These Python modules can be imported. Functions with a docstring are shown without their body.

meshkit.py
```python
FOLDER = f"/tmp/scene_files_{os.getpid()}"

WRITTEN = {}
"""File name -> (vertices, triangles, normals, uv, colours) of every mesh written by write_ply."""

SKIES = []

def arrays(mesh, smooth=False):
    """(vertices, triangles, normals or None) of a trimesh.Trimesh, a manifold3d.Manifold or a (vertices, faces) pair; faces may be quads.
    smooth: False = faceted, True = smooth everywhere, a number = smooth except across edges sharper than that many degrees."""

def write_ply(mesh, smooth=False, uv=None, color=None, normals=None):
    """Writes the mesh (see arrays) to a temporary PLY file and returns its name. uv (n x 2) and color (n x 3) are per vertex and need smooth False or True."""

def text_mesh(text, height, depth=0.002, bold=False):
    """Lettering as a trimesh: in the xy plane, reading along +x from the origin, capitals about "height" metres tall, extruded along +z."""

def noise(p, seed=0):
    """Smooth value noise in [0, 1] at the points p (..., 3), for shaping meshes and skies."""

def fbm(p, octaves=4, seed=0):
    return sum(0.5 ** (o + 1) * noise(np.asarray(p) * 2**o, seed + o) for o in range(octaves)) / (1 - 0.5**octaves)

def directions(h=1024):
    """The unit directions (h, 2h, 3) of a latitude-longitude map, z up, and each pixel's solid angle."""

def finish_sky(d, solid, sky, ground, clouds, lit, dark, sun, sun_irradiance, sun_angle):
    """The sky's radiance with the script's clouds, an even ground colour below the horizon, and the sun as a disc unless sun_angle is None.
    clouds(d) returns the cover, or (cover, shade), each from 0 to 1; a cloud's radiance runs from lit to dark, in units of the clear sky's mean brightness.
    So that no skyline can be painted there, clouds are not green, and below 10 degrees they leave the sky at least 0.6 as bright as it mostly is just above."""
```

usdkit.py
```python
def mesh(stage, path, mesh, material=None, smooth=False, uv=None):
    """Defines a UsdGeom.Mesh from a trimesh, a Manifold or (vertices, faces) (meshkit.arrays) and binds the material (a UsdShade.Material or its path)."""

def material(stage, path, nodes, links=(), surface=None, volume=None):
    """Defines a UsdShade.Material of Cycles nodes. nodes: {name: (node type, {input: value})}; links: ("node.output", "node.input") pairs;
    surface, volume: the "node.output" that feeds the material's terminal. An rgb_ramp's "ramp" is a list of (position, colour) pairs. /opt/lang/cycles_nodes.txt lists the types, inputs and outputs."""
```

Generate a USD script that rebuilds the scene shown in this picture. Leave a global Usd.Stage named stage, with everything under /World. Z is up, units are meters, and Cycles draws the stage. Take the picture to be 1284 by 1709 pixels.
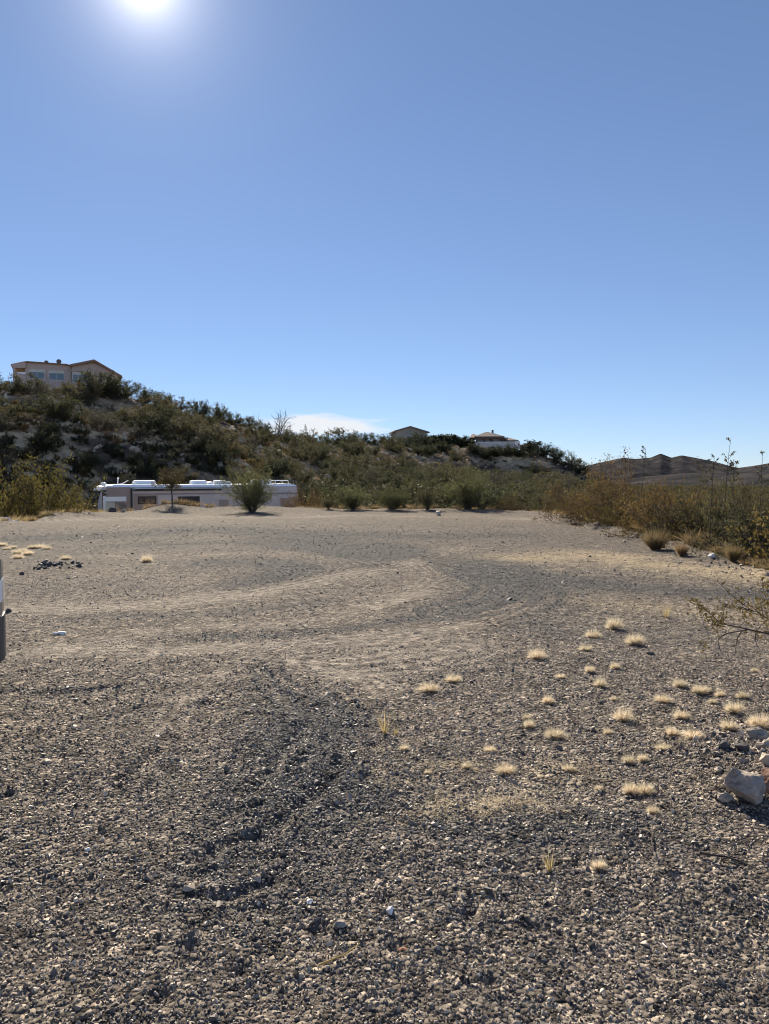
import math
import numpy as np
import trimesh
import manifold3d as m3
import meshkit
import usdkit
from pxr import Usd, UsdGeom, UsdLux, UsdShade, Gf, Sdf, Vt

stage = Usd.Stage.CreateInMemory()
UsdGeom.SetStageUpAxis(stage, "Z")
UsdGeom.SetStageMetersPerUnit(stage, 1.0)
UsdGeom.Xform.Define(stage, "/World")
UsdGeom.Scope.Define(stage, "/World/Looks")
PI = math.pi

# ------------------------------------------------------------------ camera, sky, sun, exposure
EYE, F, CU, CV = 1.6, 1284.0, 642.0, 854.5          # eye height; focal length and centre in photo pixels
PITCH = math.atan(59.5 / F)
cp, sp = math.cos(PITCH), math.sin(PITCH)
SUN_EL, SUN_AZ = math.radians(31.0), math.radians(-16.9)
SUN = np.array([math.sin(SUN_AZ) * math.cos(SUN_EL), math.cos(SUN_AZ) * math.cos(SUN_EL), math.sin(SUN_EL)])
EXPOSURE = 0.95
SKY_STRENGTH = 0.065
SUN_INTENSITY = 1.25

cam = UsdGeom.Camera.Define(stage, "/World/camera")
cam.CreateHorizontalApertureAttr(36.0)
cam.CreateFocalLengthAttr(36.0)
cam.CreateClippingRangeAttr(Gf.Vec2f(0.05, 20000))
cam.CreateExposureAttr(EXPOSURE)
cam.AddTranslateOp().Set(Gf.Vec3d(0, 0, EYE))
cam.AddRotateXOp().Set(90 - math.degrees(PITCH))

L = "/World/Looks/"
sky_nodes = {
    "sky": ("sky_texture", {"sky_type": "single_scattering", "sun_disc": False, "sun_elevation": SUN_EL, "sun_rotation": SUN_AZ,
                            "altitude": 3000.0, "air_density": 1.0, "aerosol_density": 0.0, "ozone_density": 2.0}),
    "tc": ("texture_coordinate", {}),
    # aureole: forward scattering round the sun, by angle from it
    "dot": ("vector_math", {"math_type": "dot_product", "vector2": tuple(SUN)}),
    "ac": ("math", {"math_type": "arccosine", "use_clamp": False}),
    "e1": ("math", {"math_type": "multiply", "value2": -1 / 0.025}),
    "x1": ("math", {"math_type": "exponent"}),
    "s1": ("math", {"math_type": "multiply", "value2": 15.0}),
    "e2": ("math", {"math_type": "multiply", "value2": -1 / 0.10}),
    "x2": ("math", {"math_type": "exponent"}),
    "s2": ("math", {"math_type": "multiply", "value2": 1.9}),
    "sum": ("math", {"math_type": "add"}),
    "glow": ("mix_color", {"blend_type": "multiply", "fac": 1.0, "a": (1.0, 0.93, 0.86), "use_clamp": False}),
    "gl": ("combine_xyz", {}),
    "add": ("mix_color", {"blend_type": "add", "fac": 1.0, "use_clamp": False}),
    # a low bank of thin cloud
    "sep": ("separate_xyz", {}),
    "az": ("math", {"math_type": "divide"}), "el": ("math", {"math_type": "divide"}),
    "cx": ("math", {"math_type": "subtract", "value2": -0.085}), "cxs": ("math", {"math_type": "divide", "value2": 0.105}),
    "cxx": ("math", {"math_type": "power", "value2": 2.0}),
    "cy": ("math", {"math_type": "subtract", "value2": 0.066}), "cys": ("math", {"math_type": "divide", "value2": 0.0185}),
    "cyy": ("math", {"math_type": "power", "value2": 2.0}),
    "cr": ("math", {"math_type": "add"}), "cn": ("math", {"math_type": "multiply", "value2": -1.0}), "ce": ("math", {"math_type": "exponent"}),
    "cv": ("combine_xyz", {"z": 0.3}), "map": ("mapping", {"scale": (14.0, 105.0, 1.0)}),
    "noise": ("noise_texture", {"scale": 1.0, "detail": 5.0, "roughness": 0.55}),
    "cm": ("math", {"math_type": "multiply_add", "value2": 1.1, "value3": -0.58}),
    "ca": ("math", {"math_type": "add"}),
    "mr": ("map_range", {"from_min": 0.40, "from_max": 0.80, "to_min": 0.0, "to_max": 0.95, "clamp": True}),
    "front": ("math", {"math_type": "greater_than", "value2": 0.2}), "cf": ("math", {"math_type": "multiply"}),
    "cloud": ("mix_color", {"blend_type": "mix", "b": (7.0, 7.2, 7.5), "use_clamp": False}),
    "gam": ("gamma", {"gamma": 0.72}), "tint": ("mix_color", {"blend_type": "multiply", "fac": 1.0, "b": (1.12, 1.27, 1.55), "use_clamp": False}),
    "bg": ("background_shader", {"strength": SKY_STRENGTH}),
}
sky_links = [("tc.generated", "dot.vector1"), ("dot.value", "ac.value1"), ("ac.value", "e1.value1"), ("e1.value", "x1.value1"), ("x1.value", "s1.value1"),
             ("ac.value", "e2.value1"), ("e2.value", "x2.value1"), ("x2.value", "s2.value1"), ("s1.value", "sum.value1"), ("s2.value", "sum.value2"),
             ("sum.value", "gl.x"), ("sum.value", "gl.y"), ("sum.value", "gl.z"), ("gl.vector", "glow.b"),
             ("sky.color", "gam.color"), ("gam.color", "tint.a"), ("tint.result", "cloud.a"),
             ("tc.generated", "sep.vector"), ("sep.x", "az.value1"), ("sep.y", "az.value2"), ("sep.z", "el.value1"), ("sep.y", "el.value2"),
             ("az.value", "cx.value1"), ("cx.value", "cxs.value1"), ("cxs.value", "cxx.value1"), ("el.value", "cy.value1"), ("cy.value", "cys.value1"), ("cys.value", "cyy.value1"),
             ("cxx.value", "cr.value1"), ("cyy.value", "cr.value2"), ("cr.value", "cn.value1"), ("cn.value", "ce.value1"),
             ("az.value", "cv.x"), ("el.value", "cv.y"), ("cv.vector", "map.vector"), ("map.vector", "noise.vector"),
             ("noise.fac", "cm.value1"), ("ce.value", "ca.value1"), ("cm.value", "ca.value2"), ("ca.value", "mr.value"),
             ("sep.y", "front.value1"), ("mr.result", "cf.value1"), ("front.value", "cf.value2"), ("cf.value", "cloud.fac"),
             ("cloud.result", "add.a"), ("glow.result", "add.b"), ("add.result", "bg.color")]
sky_mat = usdkit.material(stage, L + "sky", sky_nodes, sky_links, surface="bg.background")
dome = UsdLux.DomeLight.Define(stage, "/World/sky")
UsdShade.MaterialBindingAPI.Apply(dome.GetPrim()).Bind(sky_mat)
sun = UsdLux.DistantLight.Define(stage, "/World/sun")
sun.CreateIntensityAttr(SUN_INTENSITY)
sun.CreateAngleAttr(0.53)
sun.CreateColorAttr(Gf.Vec3f(1.0, 0.90, 0.73))
sun.CreateNormalizeAttr(True)
sun.AddRotateXYZOp().Set(Gf.Vec3f(90 - math.degrees(SUN_EL), 0, 180 - math.degrees(SUN_AZ)))


# ------------------------------------------------------------------ helpers
def ray(u, v):
    a, b = (u - CU) / F, (CV - v) / F
    return np.array([a, cp + b * sp, -sp + b * cp])


def ground(u, v, z=0.0):
    d = ray(u, v)
    t = (z - EYE) / d[2]
    return np.array([d[0] * t, d[1] * t, z])


def at_depth(u, v, y):
    d = ray(u, v)
    return np.array([d[0], d[1], d[2]]) * (y / d[1]) + [0, 0, EYE]


used = {}


def numbered(parent, name):
    k = used.get((parent, name), -1) + 1
    used[(parent, name)] = k
    return name if k == 0 else f"{name}_{k:03d}"


def tag(prim, label=None, cat=None, group=None, kind=None):
    p = prim.GetPrim() if hasattr(prim, "GetPrim") else prim
    for k, v in (("label", label), ("category", cat), ("group", group), ("kind", kind)):
        if v:
            p.SetCustomDataByKey(k, v)
    return p


def place(x, loc=(0, 0, 0), rotz=0.0, scale=None):
    x.AddTranslateOp().Set(Gf.Vec3d(*map(float, loc)))
    if rotz:
        x.AddRotateZOp().Set(float(math.degrees(rotz)))
    if scale is not None:
        x.AddScaleOp().Set(Gf.Vec3f(*map(float, np.broadcast_to(scale, 3))))


def thing(name, label, cat, loc=(0, 0, 0), rotz=0.0, group=None, scale=None, kind=None):
    path = "/World/" + numbered("/World", name)
    x = UsdGeom.Xform.Define(stage, path)
    place(x, loc, rotz, scale)
    tag(x, label, cat, group, kind)
    return path


def part(parent, name, mesh, mat, smooth=False, label=None):
    path = parent + "/" + numbered(parent, name)
    m = usdkit.mesh(stage, path, mesh, MAT[mat] if isinstance(mat, str) else mat, smooth)
    if label:
        tag(m, label)
    return path


def kind_class(name):
    path = "/World/" + numbered("/World", "kind_of_" + name)
    p = UsdGeom.Xform.Define(stage, path).GetPrim()
    p.SetSpecifier(Sdf.SpecifierClass)
    return path


def copy_of(cls, name, label, cat, loc, rotz=0.0, scale=1.0, group=None):
    path = "/World/" + numbered("/World", name)
    x = UsdGeom.Xform.Define(stage, path)
    x.GetPrim().GetReferences().AddInternalReference(cls)
    place(x, loc, rotz, scale)
    x.GetPrim().SetInstanceable(True)
    tag(x, label, cat, group)
    return path


def scatter(path, protos, pos, idx, scale, quat, label, cat, kind="stuff"):
    pi = UsdGeom.PointInstancer.Define(stage, path)
    targets = []
    for k, (nm, mesh, mat, sm) in enumerate(protos):
        p = f"{path}/{nm}" + ("" if k == 0 else f"_{k:03d}")
        usdkit.mesh(stage, p, mesh, MAT[mat], sm)
        targets.append(p)
    pi.CreatePrototypesRel().SetTargets(targets)
    pi.CreateProtoIndicesAttr(Vt.IntArray.FromNumpy(np.asarray(idx, np.int32)))
    pi.CreatePositionsAttr(Vt.Vec3fArray.FromNumpy(np.asarray(pos, np.float32)))
    pi.CreateScalesAttr(Vt.Vec3fArray.FromNumpy(np.asarray(scale, np.float32)))
    pi.CreateOrientationsAttr(Vt.QuathArray([Gf.Quath(float(q[0]), float(q[1]), float(q[2]), float(q[3])) for q in quat]))
    tag(pi, label, cat, None, kind)


def random_quat(r, n):
    q = r.normal(size=(n, 4))
    return q / np.linalg.norm(q, axis=1, keepdims=True)


def upright_quat(r, n, tilt=0.0):
    a = r.uniform(0, 2 * PI, n) / 2
    return np.stack([np.cos(a), np.zeros(n), np.zeros(n), np.sin(a)], 1)


def box(x0, x1, y0, y1, z0, z1):
    b = trimesh.creation.box((x1 - x0, y1 - y0, z1 - z0))
    b.apply_translation(((x0 + x1) / 2, (y0 + y1) / 2, (z0 + z1) / 2))
    return b


def rbox(x0, x1, y0, y1, z0, z1, r, seg=8):
    s = m3.Manifold.sphere(r, seg)
    pts = [s.translate((x, y, z)) for x in (x0 + r, x1 - r) for y in (y0 + r, y1 - r) for z in (z0 + r, z1 - r)]
    return m3.Manifold.batch_hull(pts)


def cat_mesh(*ms):
    out = []
    for m in ms:
        v, f, _ = meshkit.arrays(m)
        out.append(trimesh.Trimesh(v, f, process=False))
    return trimesh.util.concatenate(out)


def cyl(r, h, seg=16, r2=None):
    return m3.Manifold.cylinder(h, r, r2 if r2 is not None else r, seg)


def xsec(points):
    p = np.asarray(points, float)
    if np.sum(p[:, 0] * np.roll(p[:, 1], -1) - np.roll(p[:, 0], -1) * p[:, 1]) < 0:
        p = p[::-1]
    return m3.CrossSection([p.tolist()])


def extrude_xz(points, y0, y1):
    """polygon in (x, z) extruded along y from y0 to y1"""
    m = m3.Manifold.extrude(xsec(points), y1 - y0)
    return m.rotate((90, 0, 0)).translate((0, y1, 0))


def extrude_yz(points, x0, x1):
    m = m3.Manifold.extrude(xsec(points), x1 - x0)          # (y,z) in the plane, x along the extrusion
    return m.transform(np.array([[0, 0, 1, x0], [1, 0, 0, 0], [0, 1, 0, 0]], float))


def extrude_xy(points, z0, z1):
    return m3.Manifold.extrude(xsec(points), z1 - z0).translate((0, 0, z0))


def tubes(paths, radii, sides=3):
    """Many tapering tubes as one mesh. paths: list of (n,3); radii: list of (n,)"""
    V, Fc, n0 = [], [], 0
    ang = np.arange(sides) * 2 * PI / sides
    for p, rad in zip(paths, radii):
        p = np.asarray(p, float)
        t = np.gradient(p, axis=0)
        t /= np.linalg.norm(t, axis=1, keepdims=True) + 1e-9
        ref = np.where(np.abs(t[:, 2:]) < 0.9, [[0, 0, 1.0]], [[1.0, 0, 0]])
        a = np.cross(t, ref)
        a /= np.linalg.norm(a, axis=1, keepdims=True) + 1e-9
        b = np.cross(t, a)
        v = p[:, None] + np.asarray(rad)[:, None, None] * (np.cos(ang)[None, :, None] * a[:, None] + np.sin(ang)[None, :, None] * b[:, None])
        k = len(p)
        i, j = np.meshgrid(np.arange(k - 1), np.arange(sides), indexing="ij")
        q = np.stack([i * sides + j, i * sides + (j + 1) % sides, (i + 1) * sides + (j + 1) % sides, (i + 1) * sides + j], -1).reshape(-1, 4)
        V.append(v.reshape(-1, 3))
        Fc.append(np.vstack([q[:, [0, 1, 2]], q[:, [0, 2, 3]]]) + n0)
        n0 += k * sides
    return np.vstack(V), np.vstack(Fc)


# ------------------------------------------------------------------ materials
MAT = {}


def noisy(name, stops, scale, rough=0.85, bump=0.0, bump_scale=None, detail=4.0, spec=0.3, vary=0.0, distance=0.02, coord="position", metallic=0.0):
    """Principled with a noise-driven colour ramp; vary: spread of value from copy to copy."""
    n = {"g": ("geometry", {}), "tc": ("texture_coordinate", {}), "n": ("noise_texture", {"scale": scale, "detail": detail, "roughness": 0.6}),
         "r": ("rgb_ramp", {"ramp": stops}), "p": ("principled_bsdf", {"roughness": rough, "specular_ior_level": spec, "metallic": metallic})}
    src = "g.position" if coord == "position" else "tc.object"
    l = [(src, "n.vector"), ("n.fac", "r.fac")]
    last = "r.color"
    if vary:
        n["oi"] = ("object_info", {})
        n["mr"] = ("map_range", {"from_min": 0.0, "from_max": 1.0, "to_min": 1 - vary, "to_max": 1 + vary})
        n["hs"] = ("hsv", {})
        l += [("oi.random", "mr.value"), ("mr.result", "hs.value"), (last, "hs.color")]
        last = "hs.color"
    l.append((last, "p.base_color"))
    if bump:
        n["bn"] = ("noise_texture", {"scale": bump_scale or scale * 3, "detail": 4.0})
        n["b"] = ("bump", {"strength": bump, "distance": distance})
        l += [(src, "bn.vector"), ("bn.fac", "b.height"), ("b.normal", "p.normal")]
    MAT[name] = usdkit.material(stage, L + name, n, l, surface="p.BSDF")


def leafy(name, dark, mid, light, trans=0.35, vary=0.3, scale=1.2, hue=0.02, tsat=1.05):
    n = {"oi": ("object_info", {}), "g": ("geometry", {}),
         "n": ("noise_texture", {"scale": scale, "detail": 3.0}),
         "isl": ("math", {"math_type": "multiply_add", "value2": 0.55, "value3": -0.275}),
         "ad": ("math", {"math_type": "add", "use_clamp": True}),
         "r": ("rgb_ramp", {"ramp": [(0.15, dark), (0.5, mid), (0.85, light)]}),
         "mr": ("map_range", {"from_min": 0.0, "from_max": 1.0, "to_min": 1 - vary, "to_max": 1 + vary}),
         "mh": ("map_range", {"from_min": 0.0, "from_max": 1.0, "to_min": 0.5 + hue, "to_max": 0.5 - hue}),
         "h": ("hsv", {}),
         "d": ("principled_bsdf", {"roughness": 0.7, "specular_ior_level": 0.08}), "t": ("translucent_bsdf", {}),
         "tcol": ("hsv", {"value": 1.2, "saturation": tsat}),
         "mix": ("mix_closure", {"fac": trans})}
    l = [("g.position", "n.vector"), ("g.random_per_island", "isl.value1"), ("isl.value", "ad.value1"), ("n.fac", "ad.value2"), ("ad.value", "r.fac"),
         ("oi.random", "mr.value"), ("mr.result", "h.value"), ("oi.random", "mh.value"), ("mh.result", "h.hue"), ("r.color", "h.color"),
         ("h.color", "d.base_color"), ("h.color", "tcol.color"), ("tcol.color", "t.color"), ("d.BSDF", "mix.closure1"), ("t.BSDF", "mix.closure2")]
    MAT[name] = usdkit.material(stage, L + name, n, l, surface="mix.closure")


def gravel_material(name):
    n = {"g": ("geometry", {}), "at": ("attribute", {"attribute": "tone"}), "ad": ("attribute", {"attribute": "tan"}),
         "big": ("noise_texture", {"scale": 0.55, "detail": 5.0, "roughness": 0.65}),
         "mid": ("noise_texture", {"scale": 6.0, "detail": 5.0, "roughness": 0.7}),
         "vo": ("voronoi_texture", {"scale": 46.0}), "vo2": ("voronoi_texture", {"scale": 17.0}),
         "sc": ("separate_color", {}), "sc2": ("separate_color", {}),
         "speck": ("rgb_ramp", {"ramp": [(0.0, (0.070, 0.060, 0.052)), (0.45, (0.130, 0.110, 0.094)), (0.8, (0.21, 0.178, 0.148)), (1.0, (0.42, 0.35, 0.28))]}),
         "speck2": ("rgb_ramp", {"ramp": [(0.0, (0.5, 0.48, 0.47)), (0.3, (0.85, 0.84, 0.83)), (0.75, (1.05, 1.05, 1.05)), (1.0, (1.5, 1.45, 1.38))]}),
         "dust": ("rgb_ramp", {"ramp": [(0.25, (0.185, 0.162, 0.138)), (0.5, (0.26, 0.226, 0.19)), (0.75, (0.35, 0.303, 0.251))]}),
         "dark": ("rgb_ramp", {"ramp": [(0.3, (0.058, 0.057, 0.056)), (0.7, (0.110, 0.106, 0.103))]}),
         "m1": ("mix_color", {"blend_type": "mix"}), "m2": ("mix_color", {"blend_type": "mix"}), "mm": ("mix_color", {"blend_type": "multiply", "fac": 1.0}),
         "tanm": ("mix_color", {"blend_type": "mix", "b": (0.36, 0.29, 0.195)}),
         "fd": ("map_range", {"from_min": 0.10, "from_max": 0.85, "to_min": 0.0, "to_max": 0.95, "clamp": True}),
         "fk": ("map_range", {"from_min": -0.08, "from_max": -0.75, "to_min": 0.0, "to_max": 0.95, "clamp": True}),
         "nb": ("math", {"math_type": "multiply_add", "value2": 1.1, "value3": -0.55}), "ta": ("math", {"math_type": "add"}),
         "hv": ("math", {"math_type": "multiply_add", "value2": -0.8, "value3": 0.4}),
         "hm": ("math", {"math_type": "multiply_add", "value2": 0.25}),
         "b": ("bump", {"strength": 0.9, "distance": 0.02}),
         "p": ("principled_bsdf", {"roughness": 0.9, "specular_ior_level": 0.05, "diffuse_roughness": 0.0})}
    l = [("g.position", "big.vector"), ("g.position", "mid.vector"), ("g.position", "vo.vector"), ("g.position", "vo2.vector"),
         ("vo.color", "sc.color"), ("sc.r", "speck.fac"), ("vo2.color", "sc2.color"), ("sc2.g", "speck2.fac"),
         ("mid.fac", "nb.value1"), ("nb.value", "ta.value1"), ("at.fac", "ta.value2"),
         ("ta.value", "fd.value"), ("ta.value", "fk.value"),
         ("mid.fac", "dust.fac"), ("mid.fac", "dark.fac"),
         ("speck.color", "m1.a"), ("dust.color", "m1.b"), ("fd.result", "m1.fac"),
         ("m1.result", "m2.a"), ("dark.color", "m2.b"), ("fk.result", "m2.fac"),
         ("m2.result", "tanm.a"), ("ad.fac", "tanm.fac"),
         ("tanm.result", "mm.a"), ("speck2.color", "mm.b"), ("mm.result", "p.base_color"),
         ("vo.distance", "hv.value1"), ("mid.fac", "hm.value1"), ("hv.value", "hm.value3"), ("hm.value", "b.height"), ("b.normal", "p.normal")]
    MAT[name] = usdkit.material(stage, L + name, n, l, surface="p.BSDF")


def dirt_material(name):
    n = {"g": ("geometry", {}),
         "big": ("noise_texture", {"scale": 0.10, "detail": 6.0, "roughness": 0.62}),
         "mid": ("noise_texture", {"scale": 1.1, "detail": 6.0, "roughness": 0.7}),
         "vo": ("voronoi_texture", {"scale": 2.2}),
         "r1": ("rgb_ramp", {"ramp": [(0.34, (0.062, 0.048, 0.044)), (0.44, (0.12, 0.091, 0.072)), (0.51, (0.35, 0.265, 0.175)), (0.61, (0.53, 0.41, 0.265))]}),
         "r2": ("rgb_ramp", {"ramp": [(0.3, (0.5, 0.48, 0.46)), (0.5, (0.95, 0.95, 0.95)), (0.7, (1.25, 1.22, 1.18))]}),
         "m": ("mix_color", {"blend_type": "multiply", "fac": 1.0}),
         "h": ("math", {"math_type": "multiply_add", "value2": 1.0}), "hv": ("math", {"math_type": "multiply", "value2": -0.3}),
         "b": ("bump", {"strength": 0.8, "distance": 0.35}),
         "p": ("principled_bsdf", {"roughness": 0.95, "specular_ior_level": 0.0, "diffuse_roughness": 0.8})}
    l = [("g.position", "big.vector"), ("g.position", "mid.vector"), ("g.position", "vo.vector"), ("big.fac", "r1.fac"), ("mid.fac", "r2.fac"),
         ("r1.color", "m.a"), ("r2.color", "m.b"), ("m.result", "p.base_color"), ("vo.distance", "hv.value1"), ("mid.fac", "h.value1"), ("hv.value", "h.value3"),
         ("h.value", "b.height"), ("b.normal", "p.normal")]
    MAT[name] = usdkit.material(stage, L + name, n, l, surface="p.BSDF")


gravel_material("gravel")
dirt_material("hill_dirt")
noisy("mountain_scrub", [(0.36, (0.030, 0.031, 0.034)), (0.5, (0.050, 0.047, 0.049)), (0.66, (0.095, 0.083, 0.078))], 0.035, 0.95, 0.5, 0.05, detail=8.0, distance=3.0, spec=0.0)
noisy("stone_grey", [(0.3, (0.155, 0.126, 0.102)), (0.7, (0.285, 0.231, 0.185))], 30, 0.55, vary=0.5, spec=0.4)
noisy("stone_dark", [(0.3, (0.056, 0.046, 0.040)), (0.7, (0.125, 0.102, 0.086))], 30, 0.55, vary=0.5, spec=0.4)
noisy("stone_tan", [(0.3, (0.38, 0.305, 0.225)), (0.7, (0.60, 0.485, 0.36))], 30, 0.6, vary=0.3, spec=0.4)
noisy("rock_pale", [(0.3, (0.17, 0.143, 0.122)), (0.55, (0.29, 0.245, 0.208)), (0.72, (0.47, 0.39, 0.30))], 9, 0.9, 0.5, 30, distance=0.01)
noisy("rock_red", [(0.3, (0.16, 0.09, 0.065)), (0.7, (0.33, 0.20, 0.15))], 12, 0.9, 0.4, 40, distance=0.01)
noisy("rock_dark", [(0.3, (0.035, 0.032, 0.034)), (0.7, (0.10, 0.088, 0.085))], 14, 0.85, 0.4, 40, distance=0.01)
noisy("rock_white", [(0.3, (0.60, 0.58, 0.57)), (0.7, (0.82, 0.79, 0.75))], 10, 0.8, 0.2, 40, distance=0.01)
noisy("rock_hill", [(0.3, (0.24, 0.18, 0.135)), (0.5, (0.42, 0.325, 0.23)), (0.7, (0.60, 0.49, 0.36))], 1.5, 0.95, 0.4, 6, vary=0.25, distance=0.1)
noisy("bark", [(0.3, (0.050, 0.040, 0.033)), (0.7, (0.135, 0.105, 0.082))], 20, 0.9)
noisy("twig_dark", [(0.3, (0.030, 0.022, 0.020)), (0.7, (0.085, 0.06, 0.05))], 40, 0.9)
leafy("leaf_olive", (0.070, 0.067, 0.036), (0.130, 0.122, 0.064), (0.22, 0.20, 0.115))
leafy("leaf_green", (0.060, 0.064, 0.035), (0.115, 0.117, 0.062), (0.195, 0.19, 0.108))
leafy("leaf_yellow", (0.105, 0.084, 0.030), (0.19, 0.15, 0.055), (0.32, 0.25, 0.10), 0.4)
leafy("leaf_pale", (0.105, 0.105, 0.050), (0.19, 0.185, 0.09), (0.30, 0.28, 0.16), 0.5)
leafy("leaf_orange", (0.095, 0.068, 0.028), (0.175, 0.128, 0.053), (0.275, 0.205, 0.095), 0.38, hue=0.01)
leafy("leaf_brown", (0.085, 0.063, 0.028), (0.165, 0.125, 0.054), (0.27, 0.21, 0.10), 0.35)
leafy("leaf_rust", (0.12, 0.075, 0.035), (0.21, 0.135, 0.062), (0.32, 0.22, 0.11), 0.35)
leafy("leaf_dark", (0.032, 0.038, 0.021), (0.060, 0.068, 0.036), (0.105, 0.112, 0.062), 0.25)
leafy("leaf_grey", (0.10, 0.095, 0.065), (0.17, 0.16, 0.11), (0.27, 0.245, 0.17), 0.25)
leafy("straw", (0.60, 0.50, 0.34), (0.82, 0.72, 0.54), (0.93, 0.87, 0.72), 0.45, vary=0.1, scale=30, hue=0.004, tsat=0.8)
leafy("straw_gold", (0.42, 0.33, 0.15), (0.60, 0.49, 0.24), (0.75, 0.64, 0.36), 0.4, vary=0.1, scale=30, hue=0.004, tsat=0.9)
leafy("straw_dull", (0.22, 0.165, 0.095), (0.37, 0.285, 0.17), (0.52, 0.42, 0.27), 0.35, vary=0.2, scale=3, hue=0.006)
noisy("stucco_beige", [(0.3, (0.33, 0.27, 0.235)), (0.7, (0.38, 0.31, 0.272))], 2, 0.95, 0.3, 40)
noisy("stucco_sage", [(0.3, (0.21, 0.20, 0.168)), (0.7, (0.255, 0.24, 0.20))], 2, 0.95, 0.3, 40)
noisy("stucco_brown", [(0.3, (0.13, 0.105, 0.095)), (0.7, (0.17, 0.14, 0.125))], 2, 0.95)
noisy("stucco_white", [(0.3, (0.66, 0.64, 0.61)), (0.7, (0.76, 0.74, 0.70))], 2, 0.95)
noisy("fascia_brown", [(0.3, (0.155, 0.09, 0.065)), (0.7, (0.22, 0.135, 0.10))], 4, 0.8)
noisy("roof_tile", [(0.3, (0.20, 0.125, 0.10)), (0.7, (0.30, 0.20, 0.16))], 3, 0.9, 0.5, 6)
noisy("roof_grey", [(0.3, (0.085, 0.072, 0.07)), (0.7, (0.14, 0.12, 0.115))], 3, 0.9, 0.5, 6)
noisy("trim_pale", [(0.3, (0.42, 0.385, 0.36)), (0.7, (0.50, 0.46, 0.43))], 3, 0.8)
noisy("coach_white", [(0.3, (0.37, 0.345, 0.33)), (0.7, (0.42, 0.392, 0.375))], 1.5, 0.35, spec=0.5)
noisy("coach_beige", [(0.3, (0.22, 0.18, 0.155)), (0.7, (0.26, 0.21, 0.18))], 1.5, 0.35, spec=0.5)
noisy("coach_tan", [(0.3, (0.20, 0.165, 0.15)), (0.7, (0.25, 0.205, 0.185))], 1.5, 0.4, spec=0.5)
noisy("plastic_white", [(0.3, (0.74, 0.74, 0.74)), (0.7, (0.82, 0.82, 0.82))], 2, 0.5)
noisy("plastic_black", [(0.3, (0.018, 0.018, 0.019)), (0.7, (0.03, 0.03, 0.032))], 8, 0.55)
noisy("rubber", [(0.3, (0.015, 0.015, 0.015)), (0.7, (0.03, 0.029, 0.028))], 15, 0.85)
noisy("glass_dark", [(0.3, (0.012, 0.014, 0.017)), (0.7, (0.02, 0.023, 0.027))], 0.5, 0.06, spec=0.7)
noisy("glass_house", [(0.3, (0.045, 0.055, 0.065)), (0.7, (0.07, 0.085, 0.095))], 0.5, 0.05, spec=0.9)
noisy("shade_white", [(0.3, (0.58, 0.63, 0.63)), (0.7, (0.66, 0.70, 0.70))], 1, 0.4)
noisy("shade_green", [(0.3, (0.33, 0.36, 0.29)), (0.7, (0.42, 0.45, 0.36))], 3, 0.3, spec=0.5)
noisy("car_paint", [(0.3, (0.060, 0.058, 0.060)), (0.7, (0.07, 0.068, 0.070))], 2, 0.28, spec=0.6, metallic=0.25)
noisy("chrome", [(0.3, (0.6, 0.6, 0.6)), (0.7, (0.68, 0.68, 0.68))], 2, 0.22, metallic=1.0)
noisy("lamp_clear", [(0.3, (0.55, 0.56, 0.58)), (0.7, (0.62, 0.63, 0.65))], 4, 0.1, spec=0.8)
noisy("leaf_litter", [(0.3, (0.28, 0.12, 0.06)), (0.7, (0.38, 0.18, 0.09))], 20, 0.8)


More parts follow.
